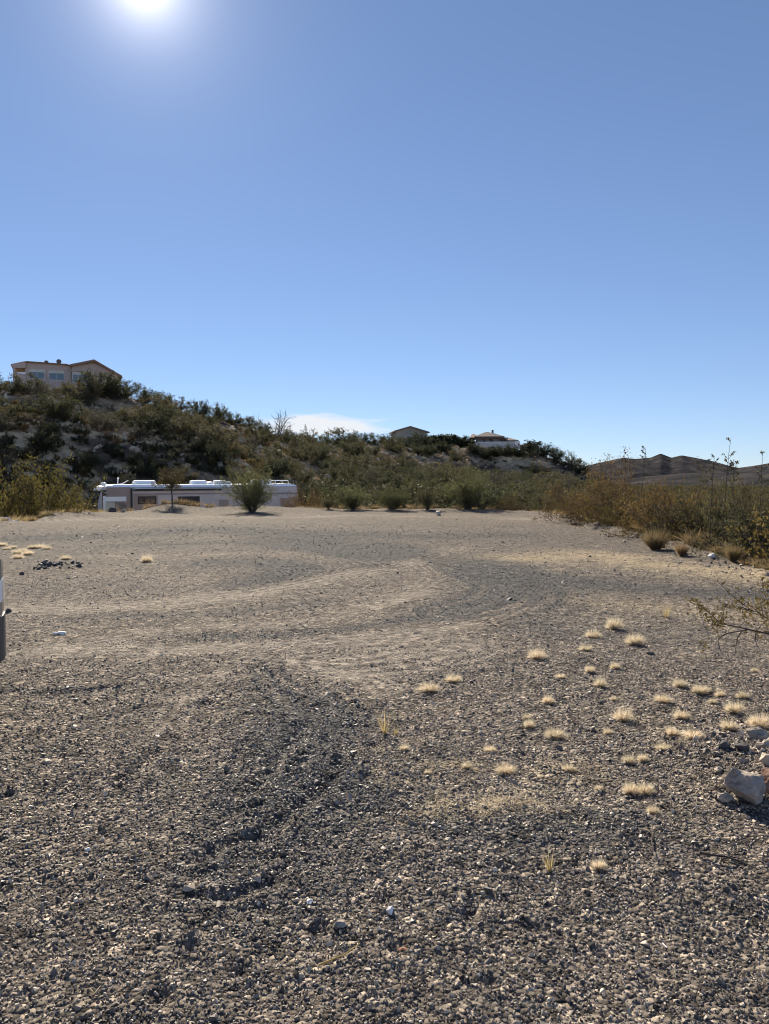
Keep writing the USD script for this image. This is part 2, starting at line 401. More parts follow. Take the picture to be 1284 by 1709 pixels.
# ------------------------------------------------------------------ terrain
def vz(v, r, u):
    c = 1 / math.sqrt(1 + ((u - CU) / F) ** 2)
    return EYE + (795.0 - v) / F * r * c


T = []   # u: edge radius, then (radius, height) of toe, foot, middle, crest, back
def row(u, edge, toe, foot, mid, crest, back):
    f = lambda p: (p[0], vz(p[1], p[0], u) if p[1] > 100 else p[1])
    T.append([u, edge] + [x for q in (toe, foot, mid, crest, back) for x in f(q)])
row(-2600, 24, (34, -1.5), (84, -2.0), (100, 7.0), (125, 14.0), (200, 13.0))
row(-600, 24, (34, -2.0), (82, -2.2), (98, 8.0), (121, 15.0), (190, 15.0))
row(-100, 25, (33, -2.2), (82, -2.2), (98, 714), (121, 650), (190, 15.5))
row(60, 31, (38, -2.4), (82, -2.4), (98, 712), (121, 650), (190, 15.5))
row(150, 35.5, (40, -2.4), (82, -2.4), (98, 714), (121, 656), (190, 15.0))
row(250, 37, (41, -2.4), (80, -2.4), (97, 728), (124, 676), (190, 13.0))
row(330, 37.3, (41.5, -2.4), (79, -2.4), (98, 745), (132, 696), (190, 11.5))
row(400, 37.5, (41.5, -2.4), (78, -2.4), (100, 772), (145, 708), (200, 11.0))
row(500, 37, (42, -2.2), (72, -2.2), (108, 793), (165, 736), (230, 9.0))
row(600, 36.5, (43, -1.6), (72, -1.8), (125, 797), (200, 742), (270, 10.0))
row(700, 36.3, (43, -1.2), (75, -1.8), (190, 783), (240, 745), (310, 11.0))
row(800, 36, (43, -1.2), (90, -2.0), (215, 799), (234, 749), (310, 10.5))
row(900, 34, (41, -1.2), (100, -2.5), (215, 806), (232, 760), (310, 8.0))
row(960, 28.5, (37, -1.2), (110, -3.0), (210, 812), (228, 784), (300, 3.0))
row(1000, 25, (34, -1.3), (110, -3.0), (210, 818), (228, 808), (300, -4.0))
row(1060, 22.2, (30, -1.3), (110, -4.0), (210, -4.5), (240, -4.8), (320, -5.0))
row(1150, 18.0, (26, -1.3), (110, -4.0), (210, -5.0), (260, -5.0), (330, -5.0))
row(1284, 13.8, (22, -1.2), (110, -4.0), (210, -5.0), (260, -5.0), (330, -5.0))
row(1500, 10.8, (19, -1.2), (110, -4.0), (210, -5.0), (260, -5.0), (330, -5.0))
row(2200, 10.0, (18, -1.2), (110, -4.0), (210, -5.0), (260, -5.0), (330, -5.0))
row(4200, 20.0, (30, -1.2), (110, -3.0), (210, -4.0), (260, -4.0), (330, -4.0))
T = np.array(T)


def u_of(x, y):
    th = np.clip(np.arctan2(x, y), -1.19, 1.225)
    return CU + F * np.tan(th)


def smooth01(t):
    t = np.clip(t, 0, 1)
    return t * t * (3 - 2 * t)


def fbm2(x, y, scale, octaves=4, seed=0):
    return meshkit.fbm(np.stack([np.asarray(x) * scale, np.asarray(y) * scale, np.zeros_like(np.asarray(x, float)) + seed * 7.3], -1), octaves, seed) - 0.5


def edge_of(u):
    return np.interp(u, T[:, 0], T[:, 1])


def poly_px(pts):
    return np.array([ground(u, v)[:2] for u, v in pts])


def dist_to(x, y, line, reach=None):
    """distance from points to a polyline (only worked out within reach of it)"""
    best = np.full(np.shape(x), 1e9)
    if reach is not None:
        lo, hi = line.min(0) - reach, line.max(0) + reach
        m = (x > lo[0]) & (x < hi[0]) & (y > lo[1]) & (y < hi[1])
        if m.any():
            best[m] = dist_to(x[m], y[m], line)
        return best
    for a, b in zip(line[:-1], line[1:]):
        d = b - a
        t = np.clip(((x - a[0]) * d[0] + (y - a[1]) * d[1]) / (d @ d + 1e-12), 0, 1)
        best = np.minimum(best, np.hypot(x - a[0] - t * d[0], y - a[1] - t * d[1]))
    return best


def smooth_line(pts, n=6):
    """Catmull-Rom through the points"""
    p = np.array(pts, float)
    p = np.vstack([2 * p[0] - p[1], p, 2 * p[-1] - p[-2]])
    out = []
    for i in range(1, len(p) - 2):
        for t in np.linspace(0, 1, n, endpoint=False):
            a, b, c, d = p[i - 1], p[i], p[i + 1], p[i + 2]
            out.append(0.5 * ((2 * b) + (c - a) * t + (2 * a - 5 * b + 4 * c - d) * t * t + (3 * b - a - 3 * c + d) * t ** 3))
    return np.array(out + [p[-2]])


# where wheels have swept the gravel: (line, half width in metres, strength; + bare pale dust, - dark loose gravel)
TRACKS = [
    ([(-80, 1018), (10, 1015), (200, 1013), (350, 1000), (450, 985), (550, 966), (680, 942), (760, 915)], 0.40, 0.95),
    ([(40, 1092), (180, 1085), (320, 1082), (480, 1076), (640, 1064), (740, 1052), (830, 1033), (870, 1010)], 0.24, 0.85),
    ([(110, 1078), (225, 1060), (330, 1049), (480, 1040), (600, 1020), (720, 990)], 0.20, 0.6),
    ([(560, 1110), (660, 1098), (760, 1085)], 0.50, 0.65),
    ([(620, 1010), (690, 985), (720, 960), (690, 935)], 0.30, 0.55),
    ([(340, 1130), (430, 1105), (600, 1130), (640, 1160)], 0.22, 0.45),
    ([(250, 1235), (300, 1180), (360, 1135)], 0.14, 0.5),
    ([(-60, 872), (100, 868), (300, 864), (520, 862), (760, 862), (900, 868)], 1.3, 0.6),
    ([(150, 930), (330, 927), (480, 924), (620, 940)], 0.45, 0.5),
    ([(0, 965), (150, 955), (280, 960), (380, 985)], 0.5, 0.35),
    ([(0, 900), (120, 896), (250, 890), (350, 884), (450, 890), (575, 908), (700, 925)], 0.95, -1.0),
    ([(200, 910), (400, 905), (560, 925), (640, 945)], 0.5, -0.8),
    ([(560, 890), (700, 895), (850, 892)], 0.9, -0.6),
    ([(390, 978), (460, 966), (500, 948), (430, 938), (360, 940)], 0.50, -1.0),
    ([(620, 925), (765, 940), (850, 972), (855, 1000), (790, 1022)], 0.75, -1.0),
    ([(860, 960), (1000, 975), (1150, 985), (1250, 990)], 0.55, -0.7),
    ([(120, 1030), (300, 1025), (420, 1020), (560, 1000)], 0.16, -0.5),
    ([(330, 1066), (520, 1058), (700, 1035)], 0.16, -0.6),
    ([(880, 1050), (1000, 1060), (1150, 1055)], 0.5, -0.4),
    ([(430, 1120), (500, 1180), (470, 1260), (420, 1330)], 0.32, -0.55),
    ([(540, 1200), (590, 1290), (520, 1380), (430, 1440)], 0.34, -0.55),
    ([(600, 1300), (760, 1370), (900, 1390), (1050, 1400)], 0.22, -0.7),
    ([(-40, 1150), (120, 1145), (200, 1148)], 0.10, -0.6),
    ([(800, 1340), (900, 1330), (980, 1345)], 0.14, 0.45),
    ([(690, 1345), (760, 1345)], 0.12, 0.4),
]
TRACKS = [(smooth_line(poly_px(p)), w, s) for p, w, s in TRACKS]
TAN = [(smooth_line(poly_px([(865, 932), (990, 926), (1115, 945), (1215, 957), (1300, 965)])), 0.85, 0.75),
       (smooth_line(poly_px([(1000, 1000), (1120, 1010), (1250, 1020)])), 0.5, 0.3),
       (smooth_line(poly_px([(700, 1350), (860, 1335), (960, 1350)])), 0.13, 0.35),
       (smooth_line(poly_px([(640, 1215), (700, 1265), (790, 1270)])), 0.10, 0.3)]


def tone_of(x, y):
    t, k = np.zeros_like(x), np.zeros_like(x)
    w = fbm2(x, y, 0.9, 3, 3)
    for line, hw, s in TRACKS:
        d = dist_to(x + w * 0.3, y + w * 0.5, line, 3 * hw)
        t = t + s * 1.55 * np.exp(-(d / hw) ** 2) * (0.62 + 0.38 * np.cos(2 * PI * d / np.maximum(0.42 * hw, 0.11)))
    for line, hw, s in TAN:
        d = dist_to(x + w * 0.8, y + w * 1.6, line, 3 * hw)
        k = np.maximum(k, s * np.exp(-(d / hw) ** 2))
    r = np.hypot(x, y)
    # the loose heap of coarser stone lies towards the camera, the swept lot beyond
    t = t + np.interp(r, [0, 3.0, 4.5, 7, 10, 17, 33], [-0.10, -0.10, -0.05, 0.02, -0.12, -0.32, -0.10])
    return np.clip(t, -1, 1), np.clip(k, 0, 1)


RUTS = [(smooth_line(poly_px(p)), w, d) for p, w, d in [
    ([(335, 1175), (300, 1215), (245, 1275), (205, 1310)], 0.045, 0.022),
    ([(530, 1180), (495, 1235), (450, 1292), (400, 1335)], 0.055, 0.022),
    ([(420, 1115), (380, 1150), (340, 1200)], 0.06, 0.018),
    ([(280, 1492), (360, 1500), (430, 1484), (470, 1452)], 0.030, 0.014),
    ([(330, 1440), (370, 1415), (420, 1400)], 0.035, 0.017),
    ([(60, 1158), (150, 1150), (200, 1146)], 0.05, 0.024),
    ([(560, 1285), (520, 1330), (440, 1400)], 0.05, 0.022),
    ([(250, 903), (420, 897), (560, 910)], 0.10, 0.03),
    ([(120, 893), (260, 888), (420, 886)], 0.10, 0.03),
]]
PITS = [(300, 1228, 5, 3), (490, 1282, 6, 4), (505, 1268, 4, 3), (580, 1272, 4, 3), (470, 1228, 4, 2.4), (350, 1430, 5, 3.6), (338, 1418, 4, 3), (455, 1477, 5, 3.4),
        (330, 1150, 5, 2), (214, 1290, 3, 2), (30, 1232, 4, 2), (530, 1545, 4, 3), (318, 1582, 3.4, 2.8), (270, 1668, 4, 3.4), (845, 1447, 4, 2.6), (780, 1522, 4.5, 3),
        (885, 1541, 3.5, 2.6), (1002, 1556, 3.5, 2.2), (1130, 1470, 4.5, 3.2), (1140, 1486, 3.5, 2.4), (660, 1578, 4.5, 3.2), (620, 1245, 4, 2.6), (555, 1300, 4, 2.8),
        (600, 1340, 4, 2.6), (430, 1352, 4, 2.6), (540, 1235, 3.5, 2.4), (405, 1240, 4, 2), (700, 1420, 3.5, 2.4), (640, 1500, 4, 2.2), (960, 1440, 3, 2), (1050, 1400, 3.5, 2.2),
        (150, 1465, 4, 1.8), (95, 1540, 4, 1.8), (400, 1620, 3.5, 2.2), (820, 1640, 3.5, 2.4), (1080, 1640, 4, 2.6), (1220, 1330, 5, 2.6), (720, 1290, 4, 2.2), (1180, 1265, 5, 2.6)]
PITS = [(*ground(u, v)[:2], r / 120, d / 175) for u, v, r, d in PITS]
MOUND = at_depth(264, 846, 36.9)


def lot_height(x, y, fine=True):
    r = np.hypot(x, y)
    z = 0.10 * fbm2(x, y, 0.16, 2, 11) + 0.055 * fbm2(x, y, 0.8, 3, 12)
    near = np.clip((12 - r) / 7, 0, 1)
    z = z + 0.045 * fbm2(x, y, 3.4, 3, 13) * (0.12 + 0.88 * near) + 0.020 * fbm2(x, y, 12.0, 3, 14) * near ** 2
    wob = 0.05 * fbm2(x, y, 6, 2, 15)
    for line, w, d in RUTS:
        q = dist_to(x + wob, y, line, 5 * w)
        z = z - d * np.exp(-(q / w) ** 2) + 0.4 * d * np.exp(-((q - 2.1 * w) / w) ** 2)
    for px, py, w, d in PITS:
        m = (np.abs(x - px) < 5 * w) & (np.abs(y - py) < 5 * w)
        if m.any():
            q = np.hypot(x[m] - px, y[m] - py) * (1 + 10 * wob[m])
            z[m] += -d * np.exp(-(q / w) ** 2) + 0.35 * d * np.exp(-((q - 1.9 * w) / (0.8 * w)) ** 2)
    # heap of stones near the right-hand edge
    hx, hy = ground(1290, 1285)[:2]
    z = z + 0.10 * np.exp(-(((x - hx) / 0.45) ** 2 + ((y - hy) / 0.5) ** 2))
    hx, hy = ground(100, 947)[:2]
    z = z + 0.07 * np.exp(-(((x - hx) / 0.5) ** 2 + ((y - hy) / 0.45) ** 2))
    return z


def height(x, y):
    x, y = np.asarray(x, float), np.asarray(y, float)
    r, u = np.hypot(x, y), u_of(x, y)
    K = [np.interp(u, T[:, 0], T[:, j]) for j in range(1, 12)]
    rs = [K[0], K[1], K[3], K[5], K[7], K[9], np.full_like(r, 700.0), np.full_like(r, 9000.0)]
    zs = [np.zeros_like(r), K[2], K[4], K[6], K[8], K[10], np.full_like(r, -6.0), np.full_like(r, -6.0)]
    z = np.zeros_like(r)
    for i in range(7):
        t = np.clip((r - rs[i]) / (rs[i + 1] - rs[i]), 0, 1)
        s = smooth01(t) if i in (0, 5, 6) else t
        z = np.where(r > rs[i], zs[i] + (zs[i + 1] - zs[i]) * s, z)
    out = np.clip((r - K[0]) / 6.0, 0, 1)
    up = np.clip((r - K[3]) / 15.0, 0, 1) * np.clip((420 - r) / 120, 0, 1)
    z = z + out * (0.45 * fbm2(x, y, 0.30, 4, 21)) + up * (3.2 * fbm2(x, y, 0.055, 4, 22) + 1.5 * fbm2(x, y, 0.20, 3, 23) + 0.7 * fbm2(x, y, 0.6, 3, 26))
    edge = np.exp(-((r - K[0]) / 1.1) ** 2)
    z = z + edge * (0.10 + 0.5 * fbm2(x, y, 0.5, 3, 24))
    a, b = (x - MOUND[0]) / 1.6, (y - MOUND[1]) / 1.0
    z = z + 0.62 * np.exp(-(np.abs(a) ** 2.4 + b * b)) * (1 + 0.5 * fbm2(x, y, 1.4, 3, 25))
    return z + lot_height(x, y) * np.clip((K[0] + 2 - r) / 3, 0, 1)


def hz(x, y):
    return float(height(np.array([x]), np.array([y]))[0])


def polar_grid(rfun, nrow, th):
    R = rfun()
    th = np.broadcast_to(th, R.shape)
    return R * np.sin(th), R * np.cos(th)


inner = np.arctan(np.linspace(-110 - CU, 1394 - CU, 760) / F)
outer_l = np.linspace(-PI, inner[0], 60)[:-1]
outer_r = np.linspace(inner[-1], PI, 60)[1:]
TH = np.concatenate([outer_l, inner, outer_r])
EDGE = edge_of(u_of(np.sin(TH), np.cos(TH)))


def grid_mesh(X, Y, Z):
    n, m = X.shape
    i, j = np.meshgrid(np.arange(n - 1), np.arange(m - 1), indexing="ij")
    a = i * m + j
    q = np.stack([a, a + 1, a + m + 1, a + m], -1).reshape(-1, 4)[:, ::-1]
    return np.stack([X, Y, Z], -1).reshape(-1, 3), q


NR = 660
t = np.linspace(0, 1, NR)[:, None]
k_near, k_far = 1 / 1.9, 1 / EDGE[None, :]
R = 1 / (k_near + (k_far - k_near) * t)
R = np.vstack([np.full((1, len(TH)), 0.02), np.full((1, len(TH)), 0.6), np.full((1, len(TH)), 1.3), R])
X, Y = R * np.sin(TH)[None], R * np.cos(TH)[None]
Z = height(X, Y)
v, q = grid_mesh(X, Y, Z)
lot = usdkit.mesh(stage, "/World/gravel_lot", (v, q), MAT["gravel"], True)
tone, tan_ = tone_of(X, Y)
for nm, val in (("tone", tone), ("tan", tan_)):
    UsdGeom.PrimvarsAPI(lot).CreatePrimvar(nm, Sdf.ValueTypeNames.FloatArray, "vertex").Set(Vt.FloatArray.FromNumpy(val.ravel().astype(np.float32)))
tag(lot, "open grey gravel lot with tyre tracks filling the foreground", "ground", None, "structure")

off = np.concatenate([np.linspace(0, 60, 110), np.linspace(60, 260, 190)[1:], np.geomspace(260, 8500, 40)[1:]])[:, None]
R = EDGE[None] + off
X, Y = R * np.sin(TH)[None], R * np.cos(TH)[None]
v, q = grid_mesh(X, Y, height(X, Y))
hill = usdkit.mesh(stage, "/World/hillside", (v, q), MAT["hill_dirt"], True)
tag(hill, "sandy desert hillside and valley floor beyond the gravel lot", "hill", None, "structure")


def ridge(name, label, pts, dist, depth, seed, base=-12.0, rough=1.0):
    us = np.linspace(pts[0][0], pts[-1][0], 420)
    vs = np.interp(us, [p[0] for p in pts], [p[1] for p in pts])
    s = np.linspace(-1, 1, 240)[:, None]
    th = np.arctan((us - CU) / F)[None]
    R = dist + s * depth
    x, y = R * np.sin(th), R * np.cos(th)
    zc = EYE + (795 - vs)[None] / F * dist * np.cos(th)
    prof = np.where(s < 0, 1 - np.abs(s) ** 1.25, 1 - np.abs(s) ** 1.6)
    z = base + (zc - base) * prof
    z = z + rough * (fbm2(x, y, 0.006, 3, seed) * 34 + fbm2(x, y, 0.02, 2, seed + 1) * 10 - np.abs(fbm2(x * 1.0 + 0.15 * y, 0.25 * y, 0.012, 3, seed + 2)) * 60 + 8) * np.clip(1 - prof, 0.05, 1) * np.clip(prof * 4, 0, 1)
    v, q = grid_mesh(x, y, z)
    m = usdkit.mesh(stage, "/World/" + name, (v, q), MAT["mountain_scrub"], True)
    tag(m, label, "hill", None, "structure")


ridge("distant_mountains", "dark low desert mountains on the skyline at the right",
      [(700, 802), (900, 800), (960, 782), (985, 776), (1010, 770), (1040, 764), (1060, 766), (1085, 764), (1102, 757), (1120, 764), (1137, 760), (1160, 764), (1190, 770),
       (1230, 781), (1260, 777), (1284, 773), (1340, 765), (1450, 772), (1600, 785), (1900, 800)], 1700, 190, 31, rough=0.6)
ridge("scrub_ridge", "low scrub covered ridge in front of the distant mountains",
      [(820, 812), (960, 806), (1040, 800), (1100, 793), (1160, 789), (1220, 791), (1284, 784), (1360, 780), (1480, 788), (1700, 800)], 620, 150, 41, base=-9.0, rough=0.25)

# ------------------------------------------------------------------ loose gravel
rs_ = np.random.default_rng(5)


def chip(seed, flat=0.7, n=11):
    r = np.random.default_rng(seed)
    p = r.normal(size=(n, 3))
    p /= np.linalg.norm(p, axis=1, keepdims=True)
    p *= r.uniform(0.8, 1.1, (n, 1)) * np.array([1.0, r.uniform(0.7, 0.95), flat * r.uniform(0.75, 1.1)])
    h = trimesh.convex.convex_hull(p)
    return h


def wedge(n, r0, r1, half=0.66):
    a = rs_.uniform(-half, half, n)
    r = np.sqrt(rs_.uniform(r0 * r0, r1 * r1, n))
    return r * np.sin(a), r * np.cos(a), r


gx, gy, gs = [], [], []
for (r0, r1, dens, med, sig) in ((1.5, 3.2, 10500, 0.0041, 0.46), (3.2, 5.0, 6600, 0.0046, 0.44), (5.0, 8.0, 2200, 0.0062, 0.38), (8.0, 14.0, 420, 0.0078, 0.38), (14.0, 26.0, 50, 0.011, 0.4)):
    n = int(0.66 * (r1 * r1 - r0 * r0) * dens)
    x, y, r = wedge(n, r0, r1)
    s = med * np.exp(rs_.normal(0, sig, n))
    tn, tk = tone_of(x, y)
    keep = rs_.uniform(size=n) < np.clip(0.92 - 0.75 * np.clip(tn + 1.9 * fbm2(x, y, 1.1, 4, 61), -0.2, 1) - 0.3 * tk, 0.12, 1) + (r < 4) * 0.3
    ok = keep & (r < edge_of(u_of(x, y)) - 0.3)
    gx.append(x[ok]); gy.append(y[ok]); gs.append((s * (1 - 0.25 * tn))[ok])
# some larger stones scattered through it
for (r0, r1, n, med, sig) in ((1.6, 6, 220, 0.015, 0.25), (6, 16, 230, 0.018, 0.35), (16, 34, 90, 0.030, 0.4)):
    x, y, r = wedge(n, r0, r1)
    ok = r < edge_of(u_of(x, y)) - 0.2
    gx.append(x[ok]); gy.append(y[ok]); gs.append((med * np.exp(rs_.normal(0, sig, n)))[ok])
# the coarse heap at the right and the dark rubble at the left
hx, hy = ground(1290, 1270)[:2]
n = 420
gx.append(hx + rs_.normal(0, 0.30, n)); gy.append(hy + rs_.normal(0, 0.38, n)); gs.append(np.clip(0.014 * np.exp(rs_.normal(0, 0.5, n)), 0.004, 0.032))
gx, gy, gs = map(np.concatenate, (gx, gy, gs))
gz = height(gx, gy) + gs * np.where(np.hypot(gx, gy) > 7, 0.0, 0.18)
n = len(gx)
tn, _ = tone_of(gx, gy)
pick = rs_.uniform(size=n) + 0.10 * tn
kind = np.where(pick < 0.42, 0, np.where(pick < 0.83, 1, 2))
idx = kind * 4 + rs_.integers(0, 4, n)
protos = [("stone", chip(100 + k, 0.72), m, False) for k, m in enumerate(["stone_dark"] * 4 + ["stone_grey"] * 4 + ["stone_tan"] * 4)]
scatter("/World/loose_gravel", protos, np.stack([gx, gy, gz], 1), idx, np.repeat(gs[:, None], 3, 1) * rs_.uniform(0.8, 1.25, (n, 3)), random_quat(rs_, n),
        "loose grey and tan gravel stones covering the lot", "gravel")


# ------------------------------------------------------------------ plants
def shrub(seed, stems=26, spread=0.9, twigs=6, leaves=2200, leaf=0.030, start=0.25, droop=0.15, wisps=0, base=0.05, rad=0.010, bare=0.0, width=1.0, clump=0.05, aspect=0.6):
    """A many-stemmed bush about 1 high: (stem mesh, leaf mesh)."""
    r = np.random.default_rng(seed)
    paths, radii, tips = [], [], []
    for i in range(stems + wisps):
        az = r.uniform(0, 2 * PI)
        tilt = spread * math.sqrt(r.uniform(0.02, 1)) if i < stems else r.uniform(0.05, 0.35)
        ln = r.uniform(0.72, 1.06) if i < stems else r.uniform(1.15, 1.4)
        ln *= 1.0 + 0.10 * math.sin(2 * az + seed) + 0.08 * math.sin(3 * az + 2 * seed)
        d = np.array([math.cos(az) * math.sin(tilt) * width, math.sin(az) * math.sin(tilt) * width, math.cos(tilt)])
        p = np.array([math.cos(az), math.sin(az), 0]) * base * r.uniform(0, 1)
        pts = [p.copy()]
        side = r.normal(size=3) * 0.13
        for k in range(6):
            d = d + side * 0.5 + r.normal(size=3) * 0.10 + np.array([0, 0, 0.07 - droop * k / 5])
            d /= np.linalg.norm(d)
            p = p + d * ln / 6
            p[2] = max(p[2], 0.02)
            pts.append(p.copy())
        pts = np.array(pts)
        paths.append(pts)
        radii.append(np.linspace(rad, rad * 0.25, 7) * (1 if i < stems else 0.7))
        for k in range(twigs if i < stems else 4):
            tt = r.uniform(start if i < stems else 0.6, 1.0) * 5.99
            j = int(tt)
            q = pts[j] + (pts[j + 1] - pts[j]) * (tt - j)
            dd = (pts[j + 1] - pts[j]) / (ln / 6) + r.normal(size=3) * 0.65
            dd /= np.linalg.norm(dd)
            tl = r.uniform(0.12, 0.30) * (1 if i < stems else 0.5)
            tp = [q, q + dd * tl * 0.5, q + dd * tl + np.array([0, 0, 0.02])]
            tp = np.array(tp)
            tp[:, 2] = np.maximum(tp[:, 2], 0.01)
            paths.append(tp)
            radii.append(np.array([rad * 0.4, rad * 0.3, rad * 0.12]))
            tips.append((tp[1], tp[2]))
        tips.append((pts[-2], pts[-1]))
    sv, sf = tubes(paths, radii, 3)
    if leaves == 0:
        return (sv, sf), None
    tips = np.array(tips)
    if bare:
        tips = tips[r.uniform(size=len(tips)) > bare]
    k = r.integers(0, len(tips), leaves)
    tt = r.uniform(0, 1.05, (leaves, 1))
    c = tips[k, 0] + (tips[k, 1] - tips[k, 0]) * tt + r.normal(size=(leaves, 3)) * clump * r.uniform(0.3, 1.2, (leaves, 1))
    c[:, 2] = np.maximum(c[:, 2], 0.015)
    a = r.normal(size=(leaves, 3)); a /= np.linalg.norm(a, axis=1, keepdims=True)
    a[:, 2] = np.abs(a[:, 2]) + 0.2
    b = np.cross(a, r.normal(size=(leaves, 3))); b /= np.linalg.norm(b, axis=1, keepdims=True)
    s = leaf * r.uniform(0.6, 1.3, (leaves, 1))
    v = np.stack([c - a * s * 0.5, c + b * s * 0.5 * aspect, c + a * s * 0.6, c - b * s * 0.5 * aspect], 1).reshape(-1, 3)
    q = np.arange(leaves * 4).reshape(-1, 4)
    return (sv, sf), (v, q)


def shrub_class(name, leafmat, barkmat="bark", **kw):
    cls = kind_class(name)
    st, lv = shrub(**kw)
    part(cls, "stem", st, barkmat)
    if lv is not None:
        part(cls, "foliage", lv, leafmat)
    return cls


def tree_shape(seed, leaves=5200, leaf=0.035, trunk=0.28, crown=(0.48, 0.36), rad=0.028, limbs=9):
    """A small tree 1 high: trunk with limbs, and a broken crown of leaves."""
    r = np.random.default_rng(seed)
    p0 = np.array([[0, 0, -0.02], [0.01, 0.0, trunk * 0.5], [0.0, 0.015, trunk], [0.02, 0.0, trunk + 0.15], [0.0, 0.0, 0.72]])
    paths, radii, tips = [p0], [np.array([rad, rad * 0.85, rad * 0.7, rad * 0.45, rad * 0.15])], []
    for i in range(limbs):
        z = r.uniform(trunk * 0.8, trunk + 0.25)
        az = 2 * PI * i / limbs + r.normal() * 0.4
        d = np.array([math.cos(az), math.sin(az), r.uniform(0.35, 1.3)]); d /= np.linalg.norm(d)
        ln = r.uniform(0.28, 0.48)
        pts = [np.array([0.0, 0.0, z])]
        for k in range(4):
            d = d + r.normal(size=3) * 0.18 + [0, 0, 0.05]; d /= np.linalg.norm(d)
            pts.append(pts[-1] + d * ln / 4)
        pts = np.array(pts)
        pts[:, 2] = np.minimum(pts[:, 2], 0.95)
        paths.append(pts); radii.append(np.linspace(rad * 0.45, rad * 0.10, 5))
        for k in range(9):
            tt = r.uniform(0.3, 1) * 3.99; j = int(tt)
            q = pts[j] + (pts[j + 1] - pts[j]) * (tt - j)
            dd = r.normal(size=3) + [0, 0, 0.5]; dd /= np.linalg.norm(dd)
            e = q + dd * r.uniform(0.08, 0.2)
            paths.append(np.array([q, (q + e) / 2 + r.normal(size=3) * 0.01, e])); radii.append(np.array([rad * 0.14, rad * 0.1, rad * 0.05]))
            tips.append((q, e))
    tips = np.array(tips)
    k = r.integers(0, len(tips), leaves)
    c = tips[k, 0] + (tips[k, 1] - tips[k, 0]) * r.uniform(0.2, 1.1, (leaves, 1)) + r.normal(size=(leaves, 3)) * 0.035
    a = r.normal(size=(leaves, 3)); a /= np.linalg.norm(a, axis=1, keepdims=True)
    b = np.cross(a, r.normal(size=(leaves, 3))); b /= np.linalg.norm(b, axis=1, keepdims=True)
    s = leaf * r.uniform(0.6, 1.3, (leaves, 1))
    v = np.stack([c - a * s * 0.5, c + b * s * 0.3, c + a * s * 0.5, c - b * s * 0.3], 1).reshape(-1, 3)
    return tubes(paths, radii, 5), (v, np.arange(leaves * 4).reshape(-1, 4))


def tree_class(name, leafmat, **kw):
    cls = kind_class(name)
    tr, lv = tree_shape(**kw)
    part(cls, "trunk", tr, "bark")
    part(cls, "crown", lv, leafmat)
    return cls


def blades(seed, n=220, h=1.0, w=0.02, spread=1.2, base=0.12, droop=0.5, segs=2):
    """A tuft of grass about h high."""
    r = np.random.default_rng(seed)
    az, tilt = r.uniform(0, 2 * PI, n), spread * np.sqrt(r.uniform(0, 1, n))
    ln = h * r.uniform(0.45, 1.15, n)
    p = np.stack([np.cos(az), np.sin(az), np.zeros(n)], 1) * (base * np.sqrt(r.uniform(0, 1, n)))[:, None]
    d = np.stack([np.cos(az) * np.sin(tilt), np.sin(az) * np.sin(tilt), np.cos(tilt)], 1) + r.normal(size=(n, 3)) * 0.15
    d /= np.linalg.norm(d, axis=1, keepdims=True)
    sd = np.cross(d, r.normal(size=(n, 3))); sd /= np.linalg.norm(sd, axis=1, keepdims=True)
    wid = w * r.uniform(0.6, 1.3, n)
    m = p + d * (ln * 0.55)[:, None]
    d2 = d + np.array([0, 0, -droop]) * r.uniform(0, 1, (n, 1)); d2 /= np.linalg.norm(d2, axis=1, keepdims=True)
    e = m + d2 * (ln * 0.5)[:, None]
    v = np.stack([p - sd * wid[:, None] / 2, p + sd * wid[:, None] / 2, m - sd * wid[:, None] * 0.42, m + sd * wid[:, None] * 0.42, e], 1)
    v[..., 2] = np.maximum(v[..., 2], 0.0)
    o = np.arange(n)[:, None, None] * 5
    f = (np.array([[0, 1, 3], [0, 3, 2], [2, 3, 4]])[None] + o).reshape(-1, 3)
    return v.reshape(-1, 3), f


# --- kinds
hill_kinds = {
    "olive": [shrub_class("hill_bush", "leaf_olive", seed=200 + k, stems=26, twigs=7, leaves=3600, leaf=0.055, spread=1.0, start=0.12, width=1.2, rad=0.012, clump=0.06) for k in range(3)],
    "green": [shrub_class("hill_bush", "leaf_green", seed=210 + k, stems=26, twigs=8, leaves=4200, leaf=0.055, spread=0.9, start=0.1, rad=0.012, clump=0.07) for k in range(3)],
    "dark": [shrub_class("hill_bush", "leaf_dark", seed=220 + k, stems=24, twigs=8, leaves=4000, leaf=0.058, spread=1.0, start=0.08, rad=0.014, clump=0.08) for k in range(2)],
    "grey": [shrub_class("hill_bush", "leaf_grey", seed=230 + k, stems=26, twigs=8, leaves=2200, leaf=0.045, spread=1.0, start=0.3, rad=0.012, clump=0.05) for k in range(2)],
}
hill_tree = [tree_class("hill_tree", "leaf_dark", seed=250 + k, leaves=7500, leaf=0.055, trunk=0.10, limbs=16) for k in range(2)]
